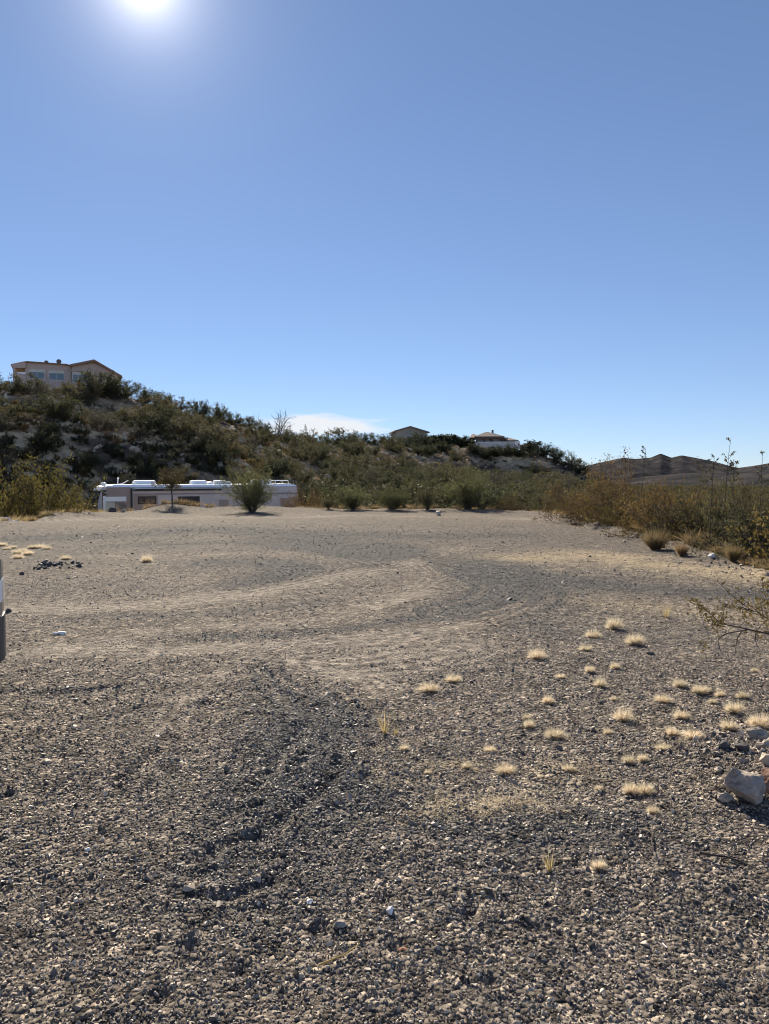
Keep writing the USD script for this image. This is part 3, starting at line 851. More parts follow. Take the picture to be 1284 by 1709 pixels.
near_bush = {
    "olive": [shrub_class("near_bush", "leaf_olive", seed=300 + k, stems=46, twigs=8, leaves=14000, leaf=0.024, spread=0.95, start=0.18, rad=0.008, wisps=1, clump=0.045) for k in range(3)],
    "pale": [shrub_class("near_bush", "leaf_pale", seed=325 + k, stems=60, twigs=8, leaves=15000, leaf=0.024, spread=0.95, start=0.15, rad=0.008, clump=0.045, droop=0.22) for k in range(2)],
    "orange": [shrub_class("near_bush", "leaf_orange", seed=328 + k, stems=56, twigs=9, leaves=14000, leaf=0.022, spread=1.2, start=0.35, rad=0.009, clump=0.045, droop=0.3) for k in range(2)],
    "brown": [shrub_class("near_bush", "leaf_brown", seed=310 + k, stems=56, twigs=9, leaves=15000, leaf=0.022, spread=1.2, start=0.32, droop=0.3, rad=0.008, wisps=0, clump=0.045, bare=0.0) for k in range(3)],
    "green": [shrub_class("near_bush", "leaf_green", seed=320 + k, stems=50, twigs=8, leaves=14000, leaf=0.028, spread=0.8, start=0.2, rad=0.008, clump=0.04) for k in range(2)],
    "yellow": [shrub_class("near_bush", "leaf_yellow", seed=330 + k, stems=50, twigs=8, leaves=13000, leaf=0.024, spread=1.0, start=0.15, rad=0.008, wisps=0, clump=0.045) for k in range(2)],
    "rust": [shrub_class("near_bush", "leaf_rust", seed=340, stems=46, twigs=9, leaves=4500, leaf=0.030, spread=1.05, start=0.25, rad=0.009, clump=0.04)],
    "dark": [shrub_class("near_bush", "leaf_dark", seed=350 + k, stems=48, twigs=8, leaves=11000, leaf=0.026, spread=1.0, start=0.15, rad=0.010, clump=0.04) for k in range(2)],
}
bare_bush = shrub_class("bare_bush", None, "twig_dark", seed=360, stems=16, twigs=12, leaves=0, spread=0.75, start=0.3, rad=0.014)
near_tree = tree_class("small_tree", "leaf_brown", seed=371, leaves=3600, leaf=0.026, trunk=0.30, rad=0.020, limbs=13)
dry_clump = []
for k in range(3):
    c = kind_class("dry_clump")
    part(c, "blades", blades(380 + k, n=900, h=1.0, w=0.018, spread=0.75, base=0.16, droop=0.5), "straw_dull")
    dry_clump.append(c)
tuft_kind = []
for k in range(5):
    c = kind_class("tuft")
    part(c, "blades", blades(390 + k, n=760, h=1.0, w=0.030, spread=1.25 + 0.07 * k, base=0.30, droop=0.1), "straw")
    tuft_kind.append(c)
seedling_kind = kind_class("seedling")
part(seedling_kind, "blades", blades(397, n=30, h=1.0, w=0.028, spread=0.38, base=0.04, droop=0.15), "straw_gold")

rp = np.random.default_rng(17)


def put(cls, name, label, cat, u, depth=None, base_v=None, h=None, top_v=None, wide=1.0, group=None, sink=0.04, z=None):
    """Stands a plant on the terrain in the direction of pixel column u. Height from its top's row if given."""
    if depth is None:
        depth = ground(u, base_v)[1]
    x = (u - CU) / F * depth
    zz = hz(x, depth) if z is None else z
    if h is None:
        h = 0.97 * (EYE + (795 - top_v) / F * depth - zz)
    s = max(h, 0.1)
    return copy_of(cls, name, label, cat, (x, depth, zz - sink * s), rp.uniform(0, 2 * PI), (s * wide, s * wide, s), group)


# --- bushes along the far rim of the lot, left to right
NB = near_bush
put(NB["yellow"][0], "desert_bush", "large yellow olive bush at the left rim of the lot, left of the motorhome", "bush", 56, depth=33.0, top_v=766, wide=0.82)
put(NB["yellow"][1], "desert_bush", "yellow olive bush cut by the left picture edge at the rim of the lot", "bush", -14, depth=33.0, top_v=772, wide=0.8)
put(NB["yellow"][1], "desert_bush", "low spreading yellow green bush between the large yellow bush and the motorhome nose", "bush", 104, depth=37.5, top_v=826, wide=0.62)
put(NB["yellow"][0], "desert_bush", "smallest low yellow bush right beside the motorhome windshield", "bush", 134, depth=39.0, top_v=838, wide=0.5)
put(near_tree, "small_tree", "small thin trunked tree on the dirt mound in front of the motorhome", "tree", 287, depth=36.4, top_v=768, wide=1.15, sink=0.0)
put(NB["pale"][0], "desert_bush", "tall grey green bush standing in front of the rear part of the motorhome", "bush", 421, depth=34.3, top_v=775, wide=0.80)
put(NB["rust"][0], "desert_bush", "rust brown dry bush behind the rim at the rear end of the motorhome", "bush", 512, depth=39.0, top_v=806, wide=0.80)
put(NB["olive"][0], "desert_bush", "low pale olive bush just right of the rust brown bush", "bush", 548, depth=36.2, top_v=828, wide=0.9)
put(NB["pale"][1], "desert_bush", "wide green bush, first in the far rim row right of the rust brown bush", "bush", 590, depth=36.2, top_v=808, wide=1.05)
put(NB["pale"][1], "desert_bush", "rounded pale green bush, second in the far rim row right of the rust brown bush", "bush", 654, depth=35.6, top_v=806, wide=0.95)
put(NB["olive"][1], "desert_bush", "narrow olive bush, third in the far rim row right of the rust brown bush", "bush", 714, depth=35.6, top_v=810, wide=0.75)
put(NB["pale"][0], "desert_bush", "tallest olive bush on the far rim below the two distant houses", "bush", 782, depth=36.2, top_v=782, wide=0.85)
put(NB["brown"][0], "desert_bush", "brown olive bush on the far rim right of the tallest olive bush", "bush", 852, depth=35.6, top_v=822, wide=1.1)
put(NB["olive"][2], "desert_bush", "low green bush on the far rim just before the rim turns towards the camera", "bush", 915, depth=36.5, top_v=818, wide=0.9)
put(NB["yellow"][0], "desert_bush", "yellow green bush at the bend of the rim, left of the large brown bushes", "bush", 958, depth=33.5, top_v=822, wide=0.8)
# --- the thicket at the right
put(NB["brown"][0], "desert_bush", "large brown olive bush, left end of the thicket on the right side of the lot", "bush", 1014, depth=27.5, top_v=770, wide=0.85)
put(NB["orange"][1], "desert_bush", "brown orange bush under the mountain skyline, second from left in the right thicket", "bush", 1062, depth=24.5, top_v=780, wide=0.9)
put(NB["orange"][0], "desert_bush", "orange brown bush below the mountain peak in the middle of the right thicket", "bush", 1118, depth=20.8, top_v=786, wide=0.95)
put(NB["dark"][0], "desert_bush", "dark shadowy bush with bare lower stems behind the dry grass clumps", "bush", 1152, depth=18.6, top_v=824, wide=0.95)
put(NB["brown"][2], "desert_bush", "brown olive bush right of the dark shadowy bush in the right thicket", "bush", 1208, depth=18.0, top_v=794, wide=0.9)
put(NB["olive"][0], "desert_bush", "olive bush at the right picture edge behind the stones", "bush", 1272, depth=16.4, top_v=800, wide=0.8)
put(NB["dark"][1], "desert_bush", "low dark bush at the right picture edge below the olive bush", "bush", 1248, depth=16.0, top_v=846, wide=1.1)
put(NB["brown"][1], "desert_bush", "brown bush standing farther back beyond the right thicket", "bush", 1250, depth=30.0, top_v=806, wide=0.9)
put(NB["olive"][1], "desert_bush", "olive bush half hidden at the back of the right thicket", "bush", 1170, depth=30.0, top_v=800, wide=0.95)
put(NB["brown"][2], "desert_bush", "low brown bush at the foot of the right thicket beside its left end", "bush", 1042, depth=23.4, top_v=834, wide=1.0)
put(NB["olive"][2], "desert_bush", "olive bush cut by the right picture edge at the end of the thicket", "bush", 1318, depth=14.8, top_v=800, wide=0.9)

# long thin stalks that stand up against the sky
def stalk(label, u, depth, top_v, lean, seed):
    r = np.random.default_rng(seed)
    x = (u - CU) / F * depth
    z0 = hz(x, depth)
    h = EYE + (795 - top_v) / F * depth - z0
    p = thing("tall_stalk", label, "stalk", (x, depth, z0 - 0.05))
    path = np.array([[lean * h * (k / 8) ** 1.6 + r.normal() * 0.008, r.normal() * 0.01, h * k / 8] for k in range(9)])
    tw, rr, c = [path], [np.linspace(0.010, 0.0035, 9)], []
    for k in range(9):
        t = r.uniform(0.70, 0.99) * 7.99
        j = int(t)
        q = path[j] + (path[j + 1] - path[j]) * (t - j)
        e = q + np.array([r.choice([-1, 1]) * r.uniform(0.04, 0.13), r.normal() * 0.05, r.uniform(0.05, 0.14)])
        tw.append(np.array([q, (q + e) / 2, e])); rr.append(np.array([0.004, 0.003, 0.002]))
        c += [q + (e - q) * s + r.normal(size=3) * 0.012 for s in r.uniform(0.4, 1.1, 12)]
    part(p, "stem", tubes(tw, rr, 4), "twig_dark")
    c = np.array(c)
    a, b = r.normal(size=c.shape) * 0.016, r.normal(size=c.shape) * 0.009
    v = np.stack([c - a, c + b, c + a, c - b], 1).reshape(-1, 3)
    part(p, "leaves", (v, np.arange(len(c) * 4).reshape(-1, 4)), "leaf_grey")


stalk("tallest thin leafy stalk against the sky right of the mountain peak", 1208, 15.6, 731, 0.05, 1)
stalk("thin stalk with few leaves just left of the tallest stalk", 1186, 15.9, 757, 0.03, 2)
stalk("thin leafy stalk against the sky left of the mountain peak", 1070, 21.0, 744, 0.05, 3)
stalk("thin stalk against the sky at the right picture edge", 1268, 15.0, 752, 0.03, 4)
stalk("short thin stalk between the tallest stalk and the right picture edge", 1228, 15.6, 762, -0.03, 5)

# dry grass clumps in front of the thicket
put(dry_clump[0], "dry_grass_clump", "largest tan dry grass clump in front of the right thicket", "grass clump", 1096, base_v=916, h=0.52, wide=0.85)
put(dry_clump[1], "dry_grass_clump", "brown dry grass clump below the dark shadowy bush", "grass clump", 1190, base_v=918, h=0.50, wide=0.9)
put(dry_clump[2], "dry_grass_clump", "small tan grass clump between the two larger dry clumps", "grass clump", 1140, base_v=928, h=0.32, wide=0.7)
put(dry_clump[0], "dry_grass_clump", "tan grass clump at the right beside the white stone", "grass clump", 1226, base_v=938, h=0.36, wide=0.7)
put(dry_clump[1], "dry_grass_clump", "pale grass clump near the right picture edge behind the stones", "grass clump", 1272, base_v=930, h=0.34, wide=0.9)

# --- the hillside
HB = hill_kinds
spots = []


def free(x, y, d):
    return all((x - a) ** 2 + (y - b) ** 2 > (d * (c + 0.6) / 2) ** 2 for a, b, c in spots)


LOOK = {"olive": "olive", "green": "green", "dark": "dark leaved", "grey": "sparse greyish"}


def region(u, r):
    if r < 66:
        return ("on the flat between the motorhome and the hill" if u < 560 else "on the flat beyond the far rim"), ""
    if u < 235:
        return ("on the shaded steep bank behind the motorhome front" if r < 99 else "on the sandy slope below the beige hilltop house"), ""
    if u < 330:
        return ("on the shaded steep bank behind the motorhome roof" if r < 99 else "on the shoulder right of the beige hilltop house"), ""
    if u < 470:
        return ("low on the slope behind the motorhome rear" if r < 105 else "high on the slope below the bare dead bush"), ""
    if u < 620:
        return ("low on the sandy slope right of the motorhome" if r < 120 else "high on the slope under the cloud bank"), ""
    if u < 740:
        return ("low on the slope below the gabled far house" if r < 140 else "high on the slope below the gabled far house"), ""
    if u < 870:
        return ("low on the slope below the white parapet wall" if r < 150 else "high on the slope below the white parapet wall"), ""
    return ("low on the right end of the ridge slope" if r < 150 else "high on the right end of the ridge slope"), ""


def hill_bush(u, r, h, kind, wide=None, label=None, group=None, name="hillside_bush"):
    th = math.atan((u - CU) / F)
    x, y = r * math.sin(th), r * math.cos(th)
    wide = wide or rp.uniform(0.95, 1.4)
    k = HB[kind][rp.integers(len(HB[kind]))]
    if label is None:
        where, near = region(u, r)
        look = LOOK[kind]
        size = "Tall" if h > 2.6 else "Low" if h < 1.9 else ""
        label = (size.lower() + " " + look + " bush " + where).strip()
        group = (size.lower() + " " + look + " bushes " + where).strip()
    copy_of(k, name, label, "bush", (x, y, hz(x, y) - 0.06 * h), rp.uniform(0, 2 * PI), (h * wide, h * wide, h), group)
    spots.append((x, y, h * wide))


# along the skyline
for u, r, h, k, lab in [
    (188, 119.5, 2.7, "green", "broad green bush on the skyline touching the right end of the beige house"),
    (212, 121, 2.5, "green", "green bush on the skyline, second to the right of the beige house"),
    (246, 123, 2.4, "green", "green bush on the skyline, third to the right of the beige house"),
    (270, 124, 2.6, "green", "green bush on the skyline, fourth to the right of the beige house"),
    (300, 128, 2.2, "olive", "olive bush on the skyline, fifth to the right of the beige house"),
    (335, 131, 3.0, "green", "tall green bush on the skyline midway between the beige house and the bare dead bush"),
    (366, 136, 3.0, "green", "green bush on the skyline left of the cloud bank"),
    (388, 140, 2.4, "olive", "olive bush on the skyline where the cloud bank begins"),
    (418, 148, 2.6, "olive", "olive bush on the skyline just left of the bare dead bush"),
    (440, 152, 2.2, "dark", "dark bush on the skyline at the left foot of the bare dead bush"),
    (487, 160, 2.6, "olive", "olive bush on the skyline just right of the bare dead bush"),
    (518, 170, 3.6, "olive", "rounded olive bush on the skyline below the middle of the cloud bank"),
    (545, 178, 2.4, "green", "low green bush on the skyline between two taller ones under the cloud bank"),
    (572, 188, 4.6, "olive", "tall ragged olive bush on the skyline at the right end of the cloud bank"),
    (600, 197, 3.6, "dark", "dark bush on the skyline right of the tall ragged bush"),
    (627, 207, 3.6, "olive", "olive bush on the skyline left of the gabled far house"),
    (648, 215, 3.4, "green", "green bush at the left corner of the gabled far house"),
    (700, 232, 5.0, "dark", "dark bush in front of the right corner of the gabled far house"),
    (905, 232, 4.2, "dark", "dark bush on the skyline right of the far tree beside the white wall"),
    (928, 230, 4.4, "green", "green bush on the skyline where the ridge drops to the right"),
    (948, 228, 4.4, "olive", "olive bush on the skyline near the low end of the ridge"),
    (968, 226, 3.6, "dark", "last dark bush on the skyline at the low right end of the ridge"),
    (20, 118, 2.2, "olive", "olive bush on the hilltop in front of the porch of the beige house"),
    (52, 117, 2.9, "olive", "tall olive bush in front of the left windows of the beige house"),
    (74, 115, 2.4, "grey", "greyish bush in front of the middle of the beige house"),
    (140, 114, 3.2, "olive", "large olive bush below the right window of the beige house"),
    (168, 117, 3.6, "green", "large green bush in front of the right gable of the beige house"),
    (-6, 124, 2.6, "dark", "dark bush on the skyline left of the beige house"),
]:
    hill_bush(u, r, h, k, label=lab)
for u, r, h, w in [(792, 229, 3.0, "below the left end of the white parapet wall"), (808, 227, 3.4, "below the hip roof, under the white parapet wall"), (826, 228, 3.2, "below the middle of the white parapet wall"),
                   (846, 228, 3.4, "right of the middle below the white parapet wall"), (866, 230, 3.2, "below the bright end of the white parapet wall"),
                   (676, 226, 3.4, "right below the gabled far house"), (694, 224, 3.0, "below the right half of the gabled far house"), (740, 228, 3.4, "on the ridge below the dark trees")]:
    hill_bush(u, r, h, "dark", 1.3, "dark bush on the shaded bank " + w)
th = math.atan((463 - CU) / F)
x, y = 154 * math.sin(th), 154 * math.cos(th)
copy_of(bare_bush, "dead_bush", "bare leafless dead bush standing up on the skyline against the cloud bank", "bush", (x, y, hz(x, y) - 0.2), 0.7, (6.0, 6.0, 5.6))
for u, d, tv, lab in [(728, 246, 718, "rounded dark tree between the two far houses, nearest the gabled one"),
                      (752, 250, 716, "tallest dark tree between the two far houses"),
                      (776, 252, 721, "dark tree at the left end of the far house with the white wall"),
                      (884, 236, 728, "spreading tree on the skyline at the right end of the white wall"),
                      (716, 240, 722, "narrow dark tree beside the gabled far house")]:
    x = (u - CU) / F * d
    h = EYE + (795 - tv) / F * d - hz(x, d)
    copy_of(hill_tree[rp.integers(2)], "skyline_tree", lab, "tree", (x, d, hz(x, d) - 0.3), rp.uniform(0, 6), (h * 1.55, h * 1.55, h * 1.12))
# over the slopes
n_hill, tries = 0, 0
while n_hill < 220 and tries < 20000:
    tries += 1
    u = rp.uniform(-110, 1010)
    r = 45 + (230 - 45) * rp.uniform() ** 1.15
    crest = np.interp(u, T[:, 0], T[:, 8])
    if r > crest - 1:
        continue
    th = math.atan((u - CU) / F)
    x, y = r * math.sin(th), r * math.cos(th)
    if (150 < u < 520 and 36 < r < 60) or (r < 76 and rp.uniform() < 0.7) or (u > 520 and r < 120 and rp.uniform() < 0.45):
        continue
    if fbm2(np.array([x]), np.array([y]), 0.05, 3, 77)[0] < -0.13 and rp.uniform() < 0.7:
        continue
    h = rp.uniform(1.6, 3.1) * (1 if r < 125 else 1.4)
    steep_bank = u < 470 and 80 < r < 99
    if steep_bank:
        h *= 0.85
    if not free(x, y, h * 0.95):
        continue
    p = rp.uniform()
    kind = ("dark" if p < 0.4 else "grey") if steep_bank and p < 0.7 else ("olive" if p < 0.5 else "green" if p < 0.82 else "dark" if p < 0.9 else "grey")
    hill_bush(u, r, h, kind)
    n_hill += 1

# low scrub, dry grass and rocks that nobody could count
def hill_scatter(path, protos, n, smin, smax, label, cat, keep=None, u0=-200, u1=1120, r0=40, r1=300, squash=(1, 1, 1), tumble=False, seed=1, near_edge=False):
    r_ = np.random.default_rng(seed)
    u = r_.uniform(u0, u1, n)
    r = np.sqrt(r_.uniform(r0 * r0, r1 * r1, n)) if not near_edge else edge_of(u) + r_.gamma(1.6, 2.2, n)
    th = np.arctan((u - CU) / F)
    x, y = r * np.sin(th), r * np.cos(th)
    ok = r < np.interp(u, T[:, 0], T[:, 10]) if not near_edge else r > 0
    ok &= r > edge_of(u) + (2.0 if not near_edge else 0.15)
    rv = np.array([-0.868, -0.496]); rc = np.array([-10.6, 45.0])
    ok &= ~((np.abs((x - rc[0]) * rv[0] + (y - rc[1]) * rv[1]) < 7) & (np.abs((x - rc[0]) * rv[1] - (y - rc[1]) * rv[0]) < 2))
    if keep is not None:
        ok &= keep(x, y, u, r, r_)
    x, y = x[ok], y[ok]
    m = len(x)
    s = r_.uniform(smin, smax, m)
    q = random_quat(r_, m) if tumble else upright_quat(r_, m)
    scatter(path, protos, np.stack([x, y, height(x, y) - 0.05 * s], 1), r_.integers(0, len(protos), m), s[:, None] * np.array(squash) * r_.uniform(0.8, 1.25, (m, 3)), q, label, cat)


scrub_protos = []
for k, mt in enumerate(["leaf_grey", "leaf_olive", "leaf_brown", "leaf_green"]):
    st, lv = shrub(seed=400 + k, stems=9, twigs=4, leaves=900, leaf=0.085, spread=1.1, start=0.1, rad=0.012, clump=0.08)
    scrub_protos.append(("scrub", lv, mt, False))
hill_scatter("/World/low_scrub", scrub_protos, 2900, 0.4, 1.2, "low grey green scrub spread over the hillside and valley", "scrub", seed=2, r0=62, r1=290)
r_ = np.random.default_rng(23)
u = r_.uniform(960, 1500, 5200); r = np.sqrt(r_.uniform(45 ** 2, 620 ** 2, 5200))
th = np.arctan((u - CU) / F); x, y = r * np.sin(th), r * np.cos(th)
s = r_.uniform(0.7, 2.3, len(x))
scatter("/World/valley_scrub", [(a, b, c, d) for a, b, c, d in scrub_protos], np.stack([x, y, height(x, y) - 0.1], 1), r_.integers(0, 4, len(x)), s[:, None] * np.ones((1, 3)), upright_quat(r_, len(x)),
        "mass of far scrub over the valley floor at the right", "scrub")
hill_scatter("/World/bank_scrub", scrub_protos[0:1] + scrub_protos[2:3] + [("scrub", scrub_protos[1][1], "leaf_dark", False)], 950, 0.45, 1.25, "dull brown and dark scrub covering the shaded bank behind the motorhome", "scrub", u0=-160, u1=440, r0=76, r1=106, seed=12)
grass_protos = [("clump", blades(420 + k, n=70, h=1.0, w=0.06, spread=0.9, base=0.25), "straw_dull", False) for k in range(2)]
hill_scatter("/World/dry_hill_grass", grass_protos, 4200, 0.25, 0.6, "dry straw coloured grass between the hillside bushes", "grass", seed=4, r1=240)
hill_scatter("/World/rim_grass", grass_protos, 1500, 0.12, 0.36, "dry tan grass and weeds along the rim of the lot", "grass", u0=-150, u1=1500, seed=5, near_edge=True)
hill_scatter("/World/yellow_rim_grass", [("clump", blades(430, n=60, h=1.0, w=0.05, spread=0.9, base=0.3), "straw_gold", False)], 900, 0.10, 0.26,
             "yellowed grass along the rim at the left of the motorhome", "grass", u0=-120, u1=200, seed=6, near_edge=True)
rock_protos = [("rock", chip(440 + k, 0.75, 14), "rock_hill", False) for k in range(4)]
hill_scatter("/World/hillside_rocks", rock_protos, 4200, 0.15, 0.75, "pale tan rocks strewn over the hillside", "rocks", seed=7, r0=60, r1=250, tumble=True)
r_ = np.random.default_rng(29)
u = r_.uniform(900, 1330, 420); r = edge_of(u) + r_.normal(-0.6, 1.1, 420)
th = np.arctan((u - CU) / F); x, y = r * np.sin(th), r * np.cos(th); s = 0.021 * np.exp(r_.normal(0, 0.55, 420))
scatter("/World/rim_stones", [("stone", chip(450 + k, 0.75, 12), m, False) for k, m in enumerate(["rock_pale", "stone_grey", "stone_grey", "stone_dark"])], np.stack([x, y, height(x, y) + s * 0.2], 1), r_.integers(0, 4, 420), s[:, None] * np.ones((1, 3)), random_quat(r_, 420),
        "scattered stones along the right rim of the lot below the thicket", "stones")

# --- straw tufts on the gravel
many = "small dry straw tufts dotted over the gravel"
TUFTS = [
    (927, 1232, 36, "large straw tuft with a dark shaded base, lower of the two round ones"),
    (1040, 1204, 33, "round bright straw tuft, upper of the two large round ones in the middle right"),
    (845, 1288, 36, "flat topped pale straw tuft, large and low in the picture"),
    (716, 1157, 34, "leftmost low straw tuft, alone on the swept gravel in mid picture"),
    (1060, 1074, 31, "straw tuft with a dark shadow, topmost large one left of the overhanging branch"),
    (1026, 1049, 29, "farthest pale straw tuft at the top of the scattered group"),
    (990, 1063, 26, "straw tuft between the farthest one and the lone left one of the upper group"),
    (978, 1087, 24, "straw tuft just below and left of the upper pair, small with a dark base"),
    (897, 1100, 30, "lone straw tuft at the left of the upper group, right of the swept wheel track"),
    (936, 1132, 18, "small brown based straw tuft below the lone left one"),
    (1053, 1324, 24, "left one of the pair of straw tufts left of the big boulder"),
    (1078, 1325, 30, "right one of the pair of straw tufts left of the big boulder"),
    (1268, 1214, 38, "wide straw tuft at the right picture edge above the grey stones"),
    (1226, 1187, 30, "straw tuft near the right picture edge, above the wide one"),
    (1107, 1172, 30, "low wide straw tuft right of the round bright one"),
    (757, 1137, 30, "very flat straw tuft just right of the leftmost one"),
    (245, 938, 19, "lone straw tuft in the left distance right of the dark rubble"),
    (1157, 1238, 34, "spread out straw tuft left of the grey stones at the right"),
    (1216, 1222, 26, "rounded straw tuft next to the wide tuft at the right picture edge"),
    (1107, 1257, 26, "straw tuft below the spread out one, above the pair"),
    (884, 1217, 20, "small straw tuft just left of the large one with the dark base"),
    (818, 1259, 22, "small straw tuft above and left of the flat topped pale one"),
    (950, 1289, 24, "low straw tuft below the large one with the dark base"),
    (1138, 1198, 26, "straw tuft with brown base right of the round bright one"),
] + [(u, v, w, None) for u, v, w in [(985, 1122, 18), (1027, 1115, 17), (1002, 1148, 22), (1135, 1145, 24), (1168, 1155, 26), (1203, 1160, 16), (915, 1174, 20), (880, 1203, 14), (1050, 1276, 20), (1073, 1274, 18),
                                     (1015, 1228, 16), (1122, 1226, 22), (1180, 1152, 14), (1025, 1170, 12), (780, 1283, 18), (715, 1289, 14), (1240, 1165, 18), (1260, 1120, 12), (1190, 1172, 14), (675, 1253, 16),
                                     (1000, 1320, 14), (1090, 1360, 20), (1000, 1448, 26)]]
for u, v, w, lab in TUFTS:
    p = ground(u, v)
    p[2] = hz(p[0], p[1])
    d = math.hypot(p[0], p[1])
    s = w / F * d * 0.52
    flat = 0.9 if lab and ("flat " in lab or "low" in lab or "spread" in lab or "very" in lab) else rp.uniform(1.15, 1.6)
    copy_of(tuft_kind[rp.integers(5)], "grass_tuft", lab or "small dry straw tuft among the larger ones on the gravel at the right", "grass tuft", p, rp.uniform(0, 6), (s, s, s * flat), None if lab else many)
for u, v in [(12, 917), (22, 915), (29, 925), (37, 921), (55, 915), (68, 914), (30, 932), (46, 926), (4, 912), (78, 916), (110, 934)]:
    p = ground(u, v)
    p[2] = hz(p[0], p[1])
    s = rp.uniform(0.09, 0.13)
    copy_of(tuft_kind[rp.integers(5)], "grass_tuft", "pale straw tuft in the cluster at the left picture edge above the vehicle", "grass tuft", p, rp.uniform(0, 6), (s, s, s * 0.9), "pale straw tufts in the left cluster")
for u, v, hpx, lab in [(918, 1450, 42, "yellow seedling standing alone in the dark gravel in the lower right"),
                       (643, 1224, 42, "yellow seedling at the left of the straw tufts in mid picture"),
                       (660, 1226, 20, "short yellow seedling just right of the mid picture one"),
                       (1112, 1030, 24, "pale yellow seedling in the distance left of the overhanging branch")]:
    p = ground(u, v)
    p[2] = hz(p[0], p[1]) - 0.005
    s = hpx / F * p[1] * 1.05
    copy_of(seedling_kind, "seedling", lab, "seedling", p, rp.uniform(0, 6), (s, s, s))
# thin pale weeds lying flat between the tufts
r_ = np.random.default_rng(31)
P = []
for cu, cv, su, sv, n in [(860, 1345, 60, 14, 60), (740, 1350, 40, 12, 40), (770, 1275, 45, 8, 40), (1120, 1215, 60, 30, 70), (1200, 1050, 50, 15, 60), (660, 1240, 30, 20, 30), (1000, 940, 90, 12, 120), (1180, 955, 60, 10, 80), (1160, 1360, 40, 30, 40)]:
    P += [ground(a, b) for a, b in zip(r_.normal(cu, su, n), r_.normal(cv, sv, n))]
P = np.array(P); P[:, 2] = height(P[:, 0], P[:, 1])
s = r_.uniform(0.012, 0.035, len(P)) * (1 + np.clip(P[:, 1] - 6, 0, 8) / 8)
scatter("/World/thin_weeds", [("weed", blades(460 + k, n=16, h=1.0, w=0.07, spread=1.35, base=0.6), "straw", False) for k in range(2)], P, r_.integers(0, 2, len(P)), s[:, None] * np.array([1.6, 1.6, 0.6]), upright_quat(r_, len(P)), "thin flattened straw lying on the gravel", "grass")


# ------------------------------------------------------------------ stones, twigs and the overhanging branch
def boulder(seed, size, n=26, rough=0.10, sub=2):
    r = np.random.default_rng(seed)
    p = r.normal(size=(n, 3)); p /= np.linalg.norm(p, axis=1, keepdims=True)
    p *= r.uniform(0.78, 1.05, (n, 1))
    h = trimesh.convex.convex_hull(p)
    h = h.subdivide_to_size(0.14 if rough < 0.16 else 0.09)
    v = np.array(h.vertices)
    d = v / np.linalg.norm(v, axis=1, keepdims=True)
    v = v + d * ((meshkit.fbm(v * 2.2 + seed, 5, seed) - 0.5) * rough * 2.6 - rough * 0.9 * np.abs(meshkit.fbm(v * 4.5 + seed * 2, 4, seed + 5) - 0.5))[:, None]
    return trimesh.Trimesh(v * np.asarray(size), h.faces, process=False)


def stone(label, u, v, wpx, mat, seed, squash=(1, 0.8, 0.6), name="stone", cat="stone", group=None, rough=0.12, sink=0.25, n=22):
    p = ground(u, v)
    p[2] = hz(p[0], p[1])
    s = wpx / F * math.hypot(p[0], p[1]) / 2
    m = boulder(seed, np.array(squash) * s, n, rough)
    path = "/World/" + numbered("/World", name)
    m.apply_transform(trimesh.transformations.rotation_matrix(seed * 1.3, (0, 0, 1)) if seed < 900 else np.eye(4))
    g = usdkit.mesh(stage, path, m, MAT[mat], 35)
    g.AddTranslateOp().Set(Gf.Vec3d(p[0], p[1], p[2] + s * squash[2] * (1 - 2 * sink)))
    tag(g, label, cat, group)


stone("big pale grey boulder with a flat shaded face at the right picture edge", 1243, 1343, 78, "rock_pale", 903, (1.0, 0.75, 0.78), "boulder", "boulder", rough=0.16, sink=0.2)
stone("reddish brown boulder cut by the picture edge right of the big pale one", 1293, 1335, 52, "rock_red", 905, (0.9, 0.8, 1.0), "boulder", "boulder", sink=0.2)
stone("low pale stone leaning on the left foot of the big boulder", 1212, 1341, 32, "rock_pale", 907, (1.0, 0.7, 0.6), rough=0.2)
stone("tan stone on top of the slope just behind the big boulder", 1283, 1300, 34, "stone_tan", 908, (1.0, 0.8, 0.8))
stone("bluish grey stone on the coarse heap above the boulders", 1262, 1248, 40, "rock_pale", 911, (1.0, 0.8, 0.7), rough=0.2)
stone("pale stone at the right picture edge on the coarse heap", 1284, 1262, 30, "rock_pale", 912, (1.0, 0.8, 0.7))
stone("dark stone in the hollow below the bluish grey stone", 1208, 1268, 26, "rock_dark", 13, (1.0, 0.8, 0.6))
stone("dark stone left in the coarse heap above the big boulder", 1240, 1275, 28, "rock_dark", 14, (1.0, 0.8, 0.6))
stone("pale tan stone lying left of the big boulder", 1199, 1301, 22, "stone_tan", 15, (1.0, 0.6, 0.4))
stone("bluish white stone in the gravel at the bottom middle", 653, 1526, 24, "rock_white", 16, (1.0, 0.8, 0.6))
stone("small pale grey stone left of the bluish white one", 568, 1546, 30, "rock_pale", 17, (1.0, 0.8, 0.5))
stone("small flat white stone at the bottom left of centre", 517, 1505, 20, "rock_white", 18, (1.0, 0.6, 0.4))
stone("flat pale stone on the gravel at the left below the wheel ruts", 76, 1274, 26, "stone_tan", 19, (1.0, 0.6, 0.4))
stone("round white pebble in the lower left gravel", 146, 1420, 11, "rock_white", 20, (1.0, 0.9, 0.8))
stone("flat white stone on the swept gravel right of the parked vehicle", 103, 1057, 18, "rock_white", 21, (1.0, 0.8, 0.5))
stone("small white stone left of the flat white one near the parked vehicle", 92, 1058, 9, "rock_white", 22, (1.0, 0.8, 0.7))
stone("dark stone on the ground right beside the parked vehicle", 14, 1021, 13, "rock_dark", 23, (1.0, 0.8, 0.7))
stone("dark round stone left of the dark rubble", 37, 959, 9, "rock_dark", 24, (1.0, 0.9, 0.8))
